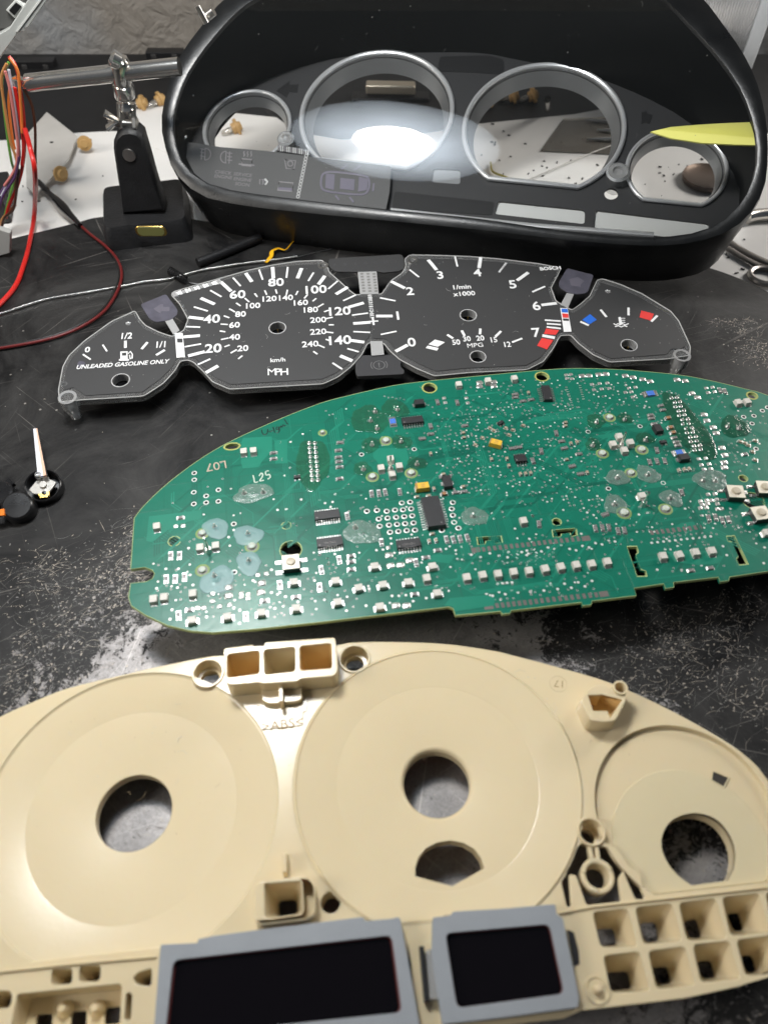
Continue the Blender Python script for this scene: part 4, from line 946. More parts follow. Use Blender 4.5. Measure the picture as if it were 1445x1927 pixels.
q = FF.px(*cr('f', 525, 870), 0); m = MB(); m.lathe([(3.6, 0), (3.5, .5), (3.0, .5), (2.7, .1), (1.2, .1), (1.0, 2.6), (.6, 3.2), (.01, 3.3)], cream, (q.x, q.y, 0), 32); m.build('locating_peg', ch_)
# raised lower band either side
MB().prism([tuple(p) for p in fk('e', [(-100, 536), (0, 522), (400, 480), (812, 444), (820, 452), (400, 490), (0, 532), (-100, 546)], .5)], -.2, .9, cream).build('step_edge', ch_, bevel=.15)
m = MB(); m.prism([tuple(p) for p in fk('f', [(318, 452), (500, 418), (1000, 362), (1445, 312), (1445, 320), (1000, 370), (500, 426), (322, 460)], .5)], -.2, .8, cream); m.build('step_edge', ch_, bevel=.15)
# the two display modules
grey_frame = mat('grey_blue_frame', (.27, .29, .315), .5, bump=.08, bscale=900, var=.05); screen = mat('display_glass', (.004, .003, .004), .06, spec=.6)
redlip = mat('red_polariser', (.10, .012, .010), .3)
def lcd(lab, outer, inner, h):
    r_ = bpy.data.objects.new('display', None); C.objects.link(r_); r_.parent = ch_; r_['label'] = lab
    O = roundpoly([fp_(x, y, h) for x, y in outer], .5, 2); I = roundpoly([fp_(x, y, h) for x, y in inner], 1.8, 4)
    m = MB(); m.sheet([O, I], h - 1.0, h, grey_frame, .18); m.loft([[(p.x, p.y, h - .5) for p in bigger(O, .998)], [(p.x, p.y, -1) for p in bigger(O, .998)]], grey_frame)
    m.build('frame', r_)
    m = MB(); m.sheet([bigger(I, 1.03)], h - 2.4, h - 1.7, screen); m.build('screen', r_)
    m = MB(); m.sheet([bigger(I, 1.02), bigger(I, .985)], h - 1.6, h - 1.3, redlip); m.build('screen_border', r_); return r_
L1 = lcd('wide display with black glass in a grey frame', [(302, 1778), (372, 1775), (372, 1768), (400, 1762), (520, 1746), (684, 1726), (686, 1734), (740, 1729), (746, 1726), (753, 1728), (757, 1750), (772, 1830), (792, 1945), (285, 2005), (292, 1900)], [(326, 1808), (737, 1761), (756, 1906), (430, 1940), (310, 1952)], 4.5)
L2 = lcd('small display with black glass in a grey frame', [(814, 1727), (848, 1723), (852, 1716), (940, 1711), (1045, 1702), (1048, 1722), (1059, 1728), (1090, 1878), (1088, 1897), (940, 1917), (833, 1929), (812, 1800)], [(838, 1757), (1034, 1740), (1062, 1871), (860, 1898)], 4.5)
m = MB()
for (x0, y0, x1, y1) in ((1020, 640, 1048, 940),):
    A = FF.px(*cr('d', x0, y0), 3); B = FF.px(*cr('d', x1, y1), 3); m.box(((A.x + B.x) / 2, (A.y + B.y) / 2, 1.8), ((A - B).length, 1.4, 3.2), blackpl, math.atan2((B - A).y, (B - A).x))
A = FF.px(*cr('d', 1068, 660), 3); B = FF.px(*cr('d', 1092, 930), 3); m.box(((A.x + B.x) / 2, (A.y + B.y) / 2, 2.0), ((A - B).length, 2.6, 3.4), acr, math.atan2((B - A).y, (B - A).x))
m.build('ribbon_connector', ch_, bevel=.2)
m = MB()
for (k, pts) in (('f', [(365, 545), (400, 560), (425, 660), (430, 730), (400, 740)]), ('d', [(945, 620), (965, 740), (972, 860), (955, 860)])):
    m.prism([tuple(p) for p in fk(k, pts, .3)], .02, .3, dark)
m.build('clip_slot', ch_)
MB().prism([tuple(p) for p in fk('d', [(190 * 0 + 1195, 455), (1180, 470), (1140, 472), (1145, 458)], .4)], -.2, .4, cream).build('latch', ch_)

tan_mark = mat('dirt_tan', (.40, .30, .18), .7)
def zc_(x, y):
    for c0, R0 in ((SP, 46.5), (TA, 46.5)):
        r = math.hypot(x - c0.x, y - c0.y)
        if r < R0: return -.75 - 2.0 * (46.2 - r) / 12.6 + .05 if r > 33.5 else -2.82 - 1.88 * (33.3 - r) / 20.9 + .05
    if math.hypot(x - TE.x, y - TE.y) < RT: return -1.7
    return .03
okp = [p for p in [fp_(x, y) for x, y in ((20, 1370), (240, 1290), (560, 1400), (820, 1225), (1100, 1290), (1250, 1370), (1180, 1500), (1080, 1560), (900, 1560), (760, 1500), (560, 1560), (330, 1600), (160, 1500), (30, 1700))]]
dust('housing_specks', ch_, okp, 0, 60, 3, tan_mark, zf=zc_, smin=.1, smax=.3, fib=.2)
dust('housing_lint', ch_, okp, 0, 40, 13, dustm, zf=zc_, smin=.15, smax=.35, fib=.5)
# ------------------------------------------------------------------ green circuit board
ZP = 23.0
BF = Frame(rot3(0, 0, RD(9.0)), (20, 210, ZP))
pcb = thing('circuit_board', 'green circuit board crowded with small surface parts, marked L25 and L07 by hand', 'circuit board', BF)
def bp_(x, y, h=0.0): return BF.px(x, y, h)
def bk(k, x, y, h=0.0): return BF.px(*cr(k, x, y), h)
def mask_material():
    m = bpy.data.materials.new('green_solder_mask'); m.use_nodes = True; nt = m.node_tree; L = nt.links.new; b = nt.nodes['Principled BSDF']
    tc = N(nt, 'ShaderNodeTexCoord')
    br = N(nt, 'ShaderNodeTexBrick'); br.offset = .37; br.squash = .7; br.inputs['Scale'].default_value = 42; br.inputs['Mortar Size'].default_value = .012; br.inputs['Mortar Smooth'].default_value = .1
    br.inputs['Color1'].default_value = (.004, .140, .090, 1); br.inputs['Color2'].default_value = (.005, .150, .097, 1); br.inputs['Mortar'].default_value = (.004, .132, .085, 1)
    br.inputs['Brick Width'].default_value = .9; br.inputs['Row Height'].default_value = .55
    L(tc.outputs['Object'], br.inputs['Vector'])
    n = N(nt, 'ShaderNodeTexNoise'); n.inputs['Scale'].default_value = 25; n.inputs['Detail'].default_value = 4; L(tc.outputs['Object'], n.inputs['Vector'])
    mx = N(nt, 'ShaderNodeMix', data_type='RGBA', blend_type='MULTIPLY'); mx.inputs[0].default_value = .5; L(br.outputs['Color'], mx.inputs[6])
    cr_ = N(nt, 'ShaderNodeMapRange'); cr_.inputs[3].default_value = .7; cr_.inputs[4].default_value = 1.3; L(n.outputs['Fac'], cr_.inputs[0])
    cb = N(nt, 'ShaderNodeCombineColor'); [L(cr_.outputs[0], cb.inputs[i]) for i in range(3)]; L(cb.outputs[0], mx.inputs[7])
    L(mx.outputs[2], b.inputs['Base Color']); b.inputs['Roughness'].default_value = .30; b.inputs['Specular IOR Level'].default_value = .5
    bmp = N(nt, 'ShaderNodeBump'); bmp.inputs['Strength'].default_value = .25; bmp.inputs['Distance'].default_value = .0002
    n2 = N(nt, 'ShaderNodeTexNoise'); n2.inputs['Scale'].default_value = 260; L(tc.outputs['Object'], n2.inputs['Vector'])
    ad = N(nt, 'ShaderNodeMath', operation='ADD'); L(n2.outputs['Fac'], ad.inputs[0]); L(br.outputs['Fac'], ad.inputs[1])
    L(ad.outputs[0], bmp.inputs['Height']); L(bmp.outputs[0], b.inputs['Normal']); return m
gmask = mask_material()
topl = [(252.7, 975), (272.6, 950), (315, 910), (372, 867), (429, 833), (514, 793.6), (599, 760), (657, 744), (742, 725), (813, 716), (884, 709), (1010, 697), (1076, 693), (1140, 694), (1205, 698), (1302, 709), (1408, 733), (1445, 744), (1560, 785), (1640, 835), (1690, 900), (1700, 980)]
rest = [(1700, 1010), (1640, 1045), (1560, 1058), (1445, 1075), (1372.6, 1085.7), (1371, 1092.4), (1355, 1094.7), (1351.7, 1086), (1267, 1096), (1268, 1105), (1252, 1107.6), (1248.7, 1098.5), (1193, 1107), (1197, 1121), (1113.5, 1131), (1112.6, 1138), (1096, 1140), (1094, 1133.5), (961, 1149), (960.4, 1154), (945, 1155.6), (942, 1150.5), (857, 1158), (852.5, 1145), (844, 1142), (600, 1171), (480, 1184), (400, 1190.5), (358, 1187), (315, 1177), (272.6, 1157), (247, 1140), (242, 1124), (246, 1098), (275, 1095), (287, 1089), (291, 1080), (287, 1073), (272.6, 1067.6), (246, 1071)]
outp = catmull([bp_(*p) for p in topl], 5, False) + [bp_(*p) for p in rest]
holes = []; rims = []
def hcirc(k, x, y, r, ry=None, ring=None):
    q = bk(k, x, y); holes.append(circle(q.x, q.y, r, 28, ry=ry)); rims.append((q, r, ring, ry))
for h in (('A', 728, 493, 3.0, None, 'y', 1.6), ('C', 733, 140, 2.9, None, 'y', None), ('E', 123, 57, 2.7, None, 'y', None), ('E', 1352, 168, 2.0, None, 'y', None), ('B', 345, 312, 2.2, None, 'n', None), ('B', 1088, 207, 1.7, None, 'n', None),
          ('B', 1118, 368, 4.1, None, 'n', None), ('E', 1300, 653, 1.7, None, 'n', None), ('E', 1360, 785, 4.3, None, 'n', None), ('E', 210, 908, 1.7, None, 'n', None)):
    hcirc(h[0], h[1], h[2], h[3], h[6], h[5])
for k, pts in (('I', [(622, 402), (680, 400), (690, 435), (672, 450), (700, 530), (730, 540), (738, 570), (680, 572)]), ('I', [(1203, 342), (1250, 338), (1330, 500), (1275, 505), (1258, 470), (1270, 455), (1235, 375), (1213, 372)]),
               ('I', [(185, 303), (320, 293), (327, 332), (290, 340), (285, 320), (240, 325), (235, 342), (192, 342)]), ('D', [(1050, 287), (1205, 278), (1213, 320), (1165, 325), (1155, 305), (1110, 310), (1105, 330), (1058, 335)])):
    pl_ = [bk(k, *p) for p in pts]; holes.append(pl_); rims.append((pl_, None, 'p', None))
pm = MB(); pm.sheet([outp] + holes, -1.6, 0, gmask)
pm.sheet([bigger(outp, 1.0005)] + [bigger(h_, .999) for h_ in holes], -1.55, -.06, board_edge)
pm.build('board', pcb, smooth=30)
lam = mat('laminate_rim', (.38, .47, .20), .6)
for q, r, kd, ry in rims:
    m = MB()
    if kd == 'p':
        m.sheet([bigger(q, 1.0), [p + (p - sum(q, Vector((0, 0))) / len(q)).normalized() * .45 for p in q]], .0, .02, lam); m.build('hole_rim', pcb, smooth=0); continue
    f_ = (ry or r) / r
    if kd == 'y': m.sheet([circle(q.x, q.y, r + .75, 32, ry=(ry or r) + .75), circle(q.x, q.y, r, 32, ry=ry or r)], .01, .03, ring_y)
    else: m.sheet([circle(q.x, q.y, r + .35, 32, ry=(ry or r) + .35), circle(q.x, q.y, r, 32, ry=ry or r)], .01, .03, lam)
    m.build('hole_rim', pcb, smooth=0)
# the outline edge shows pale laminate
m = MB(); m.tube([(p.x, p.y, -.05) for p in outp], .16, lam, 5, closed=True); m.build('edge_line', pcb)
# ---- part meshes
def me_led():
    m = MB()
    for sy in (-1, 1): m.box((0, sy * 1.55, .25), (2.2, .7, .5), tin); m.box((0, sy * 1.85, .05), (2.5, 1.0, .1), tin)
    m.box((0, 0, 1.0), (2.8, 3.1, 1.9), white_led, top=.95)
    m.lathe([(1.05, 1.97), (.95, 1.75), (.01, 1.72)], led_gel, n=20); m.lathe([(1.05, 1.955), (1.12, 1.975), (1.0, 1.975)], white_led, n=20)
    m.box((-1.0, 1.15, 1.96), (.4, .4, .03), greyfilm)
    return m.mesh('led_mesh')
LED = me_led()
def me_chipr(L_, W_, Hh, body, name, grey=.62):
    m = MB(); m.box((0, 0, .04), (L_ * 1.35, W_ * 1.25, .08), tin)
    for s in (-1, 1): m.box((s * L_ * .41, 0, Hh / 2 + .05), (L_ * .18, W_, Hh), tin)
    m.box((0, 0, Hh / 2 + .06), (L_ * .66, W_ * .97, Hh * .98), body); return m.mesh(name)
RES = me_chipr(2.35, 1.4, .55, rbody, 'res'); RESB = me_chipr(3.0, 1.6, .6, rbody, 'resbig')
lightcap = mat('ceramic_pale', (.36, .30, .22), .5)
CAP = me_chipr(1.8, 1.1, .8, lightcap, 'cap'); CAPB = me_chipr(2.6, 1.5, 1.0, browncap, 'capb')
BLUE = me_chipr(4.6, 2.5, .7, bluecap, 'blue'); YEL = me_chipr(5.4, 3.3, 2.6, yellowcap, 'yel')
def me_yel():
    m = MB(); m.box((0, 0, .05), (6.4, 2.4, .1), tin)
    for s in (-1, 1): m.box((s * 2.9, 0, .5), (.3, 2.2, 1.0), tin)
    m.box((0, 0, 1.4), (5.6, 3.2, 2.5), yellowcap, top=.96); m.box((-2.35, 0, 2.66), (.5, 2.9, .02), browncap)
    m.text('220', .2, .45, 2.67, 1.2, browncap, th=.02); m.text('16V', .2, -.7, 2.67, 1.2, browncap, th=.02); return m.mesh('yel', 30)
YEL = me_yel()
def me_soic(n, L_, W_, Hh=1.7, txt=True, grey=False):
    m = MB(); bodym = chipblack; p_ = L_ / (n + .3)
    for s in (-1, 1):
        for i in range(n):
            x = (i - (n - 1) / 2) * p_
            m.box((x, s * (W_ / 2 + .85), .12), (p_ * .42, .9, .16), tin); m.box((x, s * (W_ / 2 + .42), .45), (p_ * .38, .18, .75), tin); m.box((x, s * (W_ / 2 + .2), .82), (p_ * .38, .5, .16), tin)
            m.box((x, s * (W_ / 2 + 1.0), .03), (p_ * .6, 1.5, .05), tin)
    m.box((0, 0, .2 + Hh / 2), (L_, W_, Hh), bodym, top=.97)
    m.lathe([(.35, .21 + Hh), (.01, .21 + Hh)], rbody, (-L_ * .40, -W_ * .28, 0), 12)
    return m.mesh('soic%d' % n, 30)
SO8 = me_soic(8, 9.6, 3.8, 1.5); SO9 = me_soic(10, 10.2, 4.2, 1.5); SO4 = me_soic(4, 4.9, 3.9, 1.5); SO14 = me_soic(12, 15.5, 7.4, 2.3)
def me_sot(L_, W_, Hh, n=1, body=chipblack):
    m = MB()
    for s in (-1, 1):
        for i in range(n): x = (i - (n - 1) / 2) * L_ * .6; m.box((x, s * (W_ / 2 + .35), .2), (L_ * .28 if n > 1 else L_ * .55, .9, .4), tin)
    m.box((0, 0, Hh / 2 + .15), (L_, W_, Hh), body, top=.92); return m.mesh('sot', 30)
SOT = me_sot(2.9, 1.5, 1.1, 2); SOTB = me_sot(3.4, 4.6, 2.2, 1); DPAK = me_sot(6.5, 3.8, 1.9, 3)
SW_body = MB(); 
def make_switch(x, y, ang):
    o = bpy.data.objects.new('push_switch', me_sw); C.objects.link(o); o.parent = pcb; o.location = (x * S, y * S, 0); o.rotation_euler = (0, 0, ang); o.scale = (1.02,) * 3
    for i, me_ in (('button', me_btn), ('terminals', me_term)):
        c = bpy.data.objects.new(i, me_); C.objects.link(c); c.parent = o
m = MB(); m.box((0, 0, 1.6), (6.2, 6.2, 2.6), mat('switch_black', (.03, .03, .03), .4)); m.box((0, 0, 3.0), (6.3, 6.3, .35), mat('switch_cover', (.80, .74, .62), .35, .25)); me_sw = m.mesh('sw', 30)
m = MB(); m.lathe([(1.9, 3.1), (1.9, 3.3), (1.6, 3.35), (1.55, 3.9), (.01, 4.0)], mat('switch_button', (.50, .44, .33), .35), n=28); me_btn = m.mesh('btn')
m = MB()
for sx in (-1, 1):
    for sy in (-1, 1): m.box((sx * 4.1, sy * 2.3, .3), (2.2, .9, .5), tin); m.box((sx * 4.8, sy * 2.3, .05), (2.4, 1.7, .1), tin)
me_term = m.mesh('term')
V90 = pi / 2
placed = []; occ = []                       # occupied spots, so loose vias stay clear of parts
def put(k, x, y, me, name, ang=0.0, scl=(1, 1, 1), rad=2.2):
    q = bk(k, x, y, .5)
    if any((q.x - a_) ** 2 + (q.y - b__) ** 2 < .8 for a_, b__ in placed): return None
    placed.append((q.x, q.y)); occ.append((q.x, q.y, rad)); return inst(me, name, pcb, q.x, q.y, 0, ang, scl)
def jit(): return random.uniform(-.05, .05)
random.seed(11)
ledv = [('A', 807, 535), ('A', 871, 530), ('B', 232, 222), ('B', 518, 362), ('B', 622, 350), ('B', 210, 705), ('B', 280, 692), ('B', 470, 668), ('D', 980, 560), ('D', 1085, 545), ('D', 1187, 537), ('D', 1290, 525), ('D', 1392, 517), ('D', 715, 565), ('D', 1355, 185), ('I', 50, 545), ('I', 140, 537), ('I', 232, 525), ('I', 322, 515), ('I', 412, 508), ('I', 503, 495), ('I', 828, 462), ('I', 923, 455), ('I', 1018, 440), ('I', 1113, 432), ('C', 927, 125), ('C', 1120, 100), ('C', 1295, 85), ('C', 475, 620), ('C', 413, 680), ('C', 533, 668), ('C', 487, 722), ('E', 573, 415), ('E', 537, 460), ('E', 638, 450), ('E', 603, 495), ('E', 1268, 215), ('E', 1320, 210)]
ledh = [('B', 465, 845), ('B', 700, 822), ('B', 925, 795), ('B', 1155, 765), ('B', 1140, 592), ('B', 1415, 585), ('B', 1430, 725), ('D', 370, 487), ('D', 753, 487), ('D', 110, 585), ('D', 265, 630), ('D', 425, 610), ('D', 593, 592), ('D', 785, 665), ('D', 120, 725), ('D', 405, 755), ('E', 705, 762), ('I', 1435, 325)]
for k, x, y in ledv: put(k, x, y, LED, 'led', jit() + (pi if (x + y) % 2 else 0), rad=3.2)
for k, x, y in ledh: put(k, x, y, LED, 'led', V90 + jit(), rad=3.2)
for k, x, y, a in (('B', 1118, 450, -.02), ('E', 1258, 730, -.22), ('E', 1430, 705, -.22), ('E', 1405, 855, .0)):
    q = bk(k, x, y, 3); make_switch(q.x, q.y, a); occ.append((q.x, q.y, 7))
for k, x, y, me, a, r in (('C', 55, 990, SO9, 0, 6), ('D', 73, 325, SO9, 0, 6), ('C', 620, 362, SO8, 0, 5.5), ('D', 595, 335, SO8, 0, 6), ('D', 757, 130, SO14, V90, 10), ('E', 150, 160, SO8, V90 - .12, 6), ('C', 1335, 615, SO4, 0, 4)):
    put(k, x, y, me, 'chip', a, rad=r)
# marking on three chips
m = MB(); cmk = mat('chip_mark', (.16, .155, .15), .5)
for k, x, y, s1, a in (('D', 73, 320, 'TPIC46L', pi), ('D', 595, 330, 'HEF4051', pi), ('D', 757, 130, '', 0)):
    q = bk(k, x, y, 1.75)
    if s1: m.text(s1, q.x, q.y, 1.73, 1.4, cmk, ang=a, th=.02); m.text('MG1084T', q.x, q.y - 1.6, 1.73, 1.2, cmk, ang=a, th=.02)
m.build('chip_lettering', pcb, smooth=0)
for k, x, y, me, a in (('C', 665, 250, SOTB, V90), ('E', 797, 372, SOTB, 0.05), ('E', 948, 540, SOTB, V90), ('E', 832, 443, SOT, 0), ('C', 1205, 375, SOT, .5), ('A', 1160, 700, SOT, 0), ('C', 850, 772, DPAK, V90)):
    put(k, x, y, me, 'transistor', a, rad=3)
put('C', 1170, 518, YEL, 'tantalum_capacitor', -.50, (.95, .95, .95), 4); put('C', 685, 808, YEL, 'tantalum_capacitor', .0, rad=4)
put('C', 490, 362, BLUE, 'blue_resistor', V90, rad=3); put('E', 757, 155, BLUE, 'blue_resistor', 0, (1.15, 1.2, 1), rad=3); put('E', 925, 500, BLUE, 'blue_resistor', 0.05, rad=3)
hres = {'A': ((1003, 533), (1003, 572), (385, 965)), 'B': ((945, 705), (1152, 680), (445, 765)), 'D': ((215, 408), (215, 445), (215, 497), (710, 418), (788, 370), (637, 662)),
        'C': ((130, 552), (140, 500), (130, 597), (133, 627), (137, 662), (137, 740), (1303, 180), (1303, 200), (742, 443), (968, 388), (908, 832), (962, 825), (1355, 225), (1408, 215)),
        'E': ((240, 433), (340, 508), (760, 280), (765, 300), (780, 332), (820, 225), (832, 250), (898, 413), (910, 437), (920, 458), (1310, 510), (65, 190), (15, 195)), 'I': ((995, 537), (1108, 523))}
vres = {'B': ((320, 405), (378, 403), (290, 560), (350, 558), (412, 545), (372, 800), (818, 808), (1045, 597), (1320, 497), (1308, 615)), 'D': ((415, 315), (135, 432), (15, 500), (5, 615), (645, 450), (848, 297), (893, 297), (937, 292), (985, 285), (188, 140)),
        'C': ((787, 230), (918, 233), (350, 838), (398, 835), (440, 828), (537, 825), (742, 390), (1420, 620)), 'E': ((208, 385), (120, 490), (73, 547), (755, 555), (798, 550), (843, 547), (797, 485), (942, 732), (1165, 135), (1195, 140)),
        'I': ((107, 265), (437, 290), (478, 287), (515, 285), (570, 305), (607, 302), (1100, 230), (1140, 225), (1180, 242), (1215, 238))}
for k, l in hres.items():
    for p in l: put(k, *p, RES, 'resistor', jit(), (1.05, 1, 1), 1.6)
for k, l in vres.items():
    for p in l: put(k, *p, RES, 'resistor', V90 + jit() - (.15 if k in 'EI' else 0), (1.25, 1.0, 1), 1.8)
hcap = {'C': ((957, 437), (962, 468), (830, 843), (957, 795), (825, 712), (650, 862), (728, 855), (1135, 405), (1160, 422), (1240, 405), (1287, 418), (1260, 450), (1355, 388), (1038, 517), (1085, 470)), 'E': ((260, 325), (260, 345), (267, 542), (1372, 432), (1283, 437), (1310, 445), (1330, 458), (1355, 497), (1372, 545), (860, 300), (875, 355), (890, 385)), 'D': ((752, 262),)}
vcap = {'C': ((742, 575), (1337, 710), (1372, 707), (1405, 703), (763, 808), (1145, 612), (1247, 608), (1260, 655), (1390, 170)), 'D': ((732, 310), (777, 305)), 'E': ((293, 447), (330, 440), (30, 625), (55, 622), (388, 617), (925, 605), (957, 600), (985, 597), (45, 150))}
for k, l in hcap.items():
    for p in l: put(k, *p, CAPB if p in ((830, 843), (860, 300), (875, 355), (890, 385)) else CAP, 'capacitor', (-.6 if k == 'C' and p[0] > 1030 and 380 < p[1] < 530 else (-.5 if k == 'E' and p[0] > 1200 else 0)) + jit(), (1, 1, 1), 1.4)
for k, l in vcap.items():
    for p in l: put(k, *p, CAP, 'capacitor', V90 + jit(), (1, 1, 1), 1.4)
# resistor networks
def me_net():
    m = MB(); m.box((0, 0, .35), (3.2, 1.2, .55), rbody)
    for i in range(4):
        for s in (-1, 1): m.box(((i - 1.5) * .8, s * .75, .25), (.42, .6, .5), tin)
    return m.mesh('net')
NET = me_net()
for k, x, y, a in (('C', 685, 475, 0), ('E', 255, 475, .1), ('E', 300, 580, .1), ('E', 350, 625, 0), ('C', 1283, 540, 0), ('I', 493, 210, .2), ('C', 1325, 532, 0)): put(k, x, y, NET, 'resistor_network', a, rad=2.2)
# ---- solder pads, vias, plated holes as printed pattern of the board
m = MB(); padm = mat('solder_pad', (.82, .81, .77), .30, .85, bump=.5, bscale=900); viaw = mat('via_tin', (.68, .68, .65), .4, .3); blk = mat('via_hole', (.004, .006, .005), .6)
pads = {'E': [(357, 53), (398, 52), (455, 45), (497, 42), (610, 52), (655, 62), (712, 73), (755, 85), (912, 75), (960, 82), (1000, 155), (1033, 180), (1072, 280), (1087, 315), (1125, 355), (1142, 388), (1175, 475), (1192, 517), (1190, 560), (1190, 590)],
        'D': [(475, 475), (540, 470), (600, 440), (465, 405), (510, 740), (580, 740)], 'B': [(925, 590), (920, 650), (705, 620), (705, 675)], 'C': [(1065, 105), (1065, 130), (1160, 100), (1160, 128)]}
spads = {'E': [(415, 103), (460, 98), (505, 95), (427, 135), (472, 130), (517, 127), (632, 125), (670, 120), (612, 150), (645, 147), (655, 177), (1083, 125), (1120, 120), (1095, 152), (1133, 147), (1055, 575), (1100, 570), (1070, 600), (1110, 598), (1040, 540), (1080, 537), (265, 48), (292, 45), (270, 68), (300, 70)],
         'D': [(460, 355)], 'B': [(900, 535), (955, 528), (600, 660), (600, 710), (790, 680), (835, 665), (645, 745), (712, 735), (500, 755), (540, 755), (355, 212), (403, 210), (790, 660), (835, 690)], 'C': [(830, 208), (838, 238), (978, 208), (987, 240)],
         'I': [(1095, 95), (1135, 92), (1050, 135), (1085, 130), (1060, 155), (1090, 150), (1050, 175), (1085, 172), (1115, 130), (1145, 125), (1150, 150), (1150, 180), (1175, 178)]}
def padshape(q, a, b_, ang):
    n = 14; ring = [(q.x + a * cos(t) * cos(ang) - b_ * sin(t) * sin(ang), q.y + a * cos(t) * sin(ang) + b_ * sin(t) * cos(ang)) for t in [2 * pi * i / n for i in range(n)]]
    m.loft([[(x, y, .02) for x, y in ring], [(q.x + (x - q.x) * .8, q.y + (y - q.y) * .8, .28) for x, y in ring], [(q.x + (x - q.x) * .35, q.y + (y - q.y) * .35, .42) for x, y in ring]], padm, cap1=True)
def sqpad(q, a, b_, ang):
    r1 = rrect(q.x, q.y, a * 2, b_ * 2, a * .45, ang, 3)
    m.loft([[(p.x, p.y, .02) for p in r1], [(q.x + (p.x - q.x) * .85, q.y + (p.y - q.y) * .85, .22) for p in r1], [(q.x + (p.x - q.x) * .45, q.y + (p.y - q.y) * .45, .34) for p in r1]], padm, cap1=True)
for k, l in pads.items():
    for p in l: q = bk(k, *p); sqpad(q, 1.55, 1.3, random.uniform(-.3, .1) if k == 'E' else jit()); occ.append((q.x, q.y, 1.8))
for k, l in spads.items():
    for p in l: q = bk(k, *p); sqpad(q, .95, .9, jit()); occ.append((q.x, q.y, 1.2))
# footprints without chip near the top right
for i in range(7):
    for (x, y, dx) in ((265, 120, 4.5), (345, 110, 3.5)): q = bk('E', x + i * dx, y + i * 13); m.box((q.x, q.y, .06), (1.1, .45, .1), padm, -.1)
def ringhole(q, r0, r1):
    n = 20; a = circle(q.x, q.y, r1, n); b_ = circle(q.x, q.y, r0, n)
    m.loft([[(p.x, p.y, .015) for p in a], [(q.x + (p.x - q.x) * .93, q.y + (p.y - q.y) * .93, .07) for p in a], [(p.x, p.y, .06) for p in b_]], viaw)
    m.loft([[(p.x, p.y, .06) for p in b_], [(q.x + (p.x - q.x) * .98, q.y + (p.y - q.y) * .98, .03) for p in b_]], blk, cap1=True)
hp = {'A': [(478, 670), (478, 715), (475, 798), (475, 875), (557, 822), (557, 866), (638, 782), (638, 858), (740, 1008)], 'B': [(743, 518)],
      'D': [(318, 113), (385, 107), (450, 113), (505, 105), (558, 103), (612, 97), (550, 58), (605, 52), (397, 165), (456, 158), (512, 153), (566, 148), (619, 143), (403, 212), (465, 205), (518, 200), (572, 195), (628, 190), (472, 252), (527, 247), (582, 241), (637, 238), (888, 55), (880, 97), (888, 140), (897, 187), (925, 225), (815, 240)],
      'E': [(697, 348), (393, 380), (512, 713), (832, 680), (1303, 293), (1363, 287), (1352, 332), (1412, 257), (1442, 238), (1375, 480)], 'C': [(632, 547), (283, 582)]}
for k, l in hp.items():
    for p in l: q = bk(k, *p); ringhole(q, .70, 1.15 if k != 'D' else 1.25); occ.append((q.x, q.y, 1.5))
o_ = m.build('solder_pads', pcb); o_['kind'] = 'stuff'
def inpoly(q, pl):
    c = False; n = len(pl)
    for i in range(n):
        a, b_ = pl[i], pl[i - 1]
        if (a.y > q.y) != (b_.y > q.y) and q.x < (b_.x - a.x) * (q.y - a.y) / (b_.y - a.y) + a.x: c = not c
    return c
def free(q, r): return all((q.x - x) ** 2 + (q.y - y) ** 2 > (r + R_) ** 2 for x, y, R_ in occ)
inner = bigger(outp, .975)
hc = [(sum((Vector(p) for p in h), Vector((0, 0))) / len(h), max((Vector(p) - Vector(h[0])).length for p in h) * .6) for h in holes]
for c_, r_ in hc: occ.append((c_.x, c_.y, r_))
vm = MB()
def dot(q, r, mm, z=.03, n=10):
    vm.add([(q.x + r * cos(2 * pi * i / n), q.y + r * sin(2 * pi * i / n), z) for i in range(n)], [list(range(n))], mm)
def via(q): dot(q, .42, viaw, .02); dot(q, .30, blk, .032)
rows = []
def row(k, x0, y0, x1, y1, n, kind='w', zig=0):
    for i in range(n):
        t = i / max(n - 1, 1); q = bk(k, x0 + (x1 - x0) * t, y0 + (y1 - y0) * t + (zig if i % 2 else -zig))
        if kind == 'w': dot(q, .58, viaw)
        else: via(q)
row('D', 1010, 412, 1440, 380, 8, zig=10); row('D', 1250, 425, 1440, 405, 4, zig=6); row('I', 5, 440, 235, 400, 7, zig=8); row('I', 285, 422, 550, 362, 8, zig=8)
row('D', 965, 450, 1440, 455, 10, 'v', 8); row('I', 5, 495, 190, 455, 8, 'v', 6); row('I', 765, 378, 1110, 340, 11); row('I', 770, 355, 1060, 320, 10, 'v'); row('D', 1185, 595, 1280, 585, 4)
row('D', 1110, 670, 1445, 625, 9, zig=10); row('D', 1165, 697, 1290, 690, 4, 'v'); row('I', 15, 655, 415, 615, 11, zig=14); row('I', 60, 685, 330, 650, 6, 'v', 6); row('E', 560, 45, 780, 290, 5)
row('A', 1350, 265, 1420, 300, 4, 'v', 8); row('C', 435, 198, 565, 215, 6, 'v', 3)
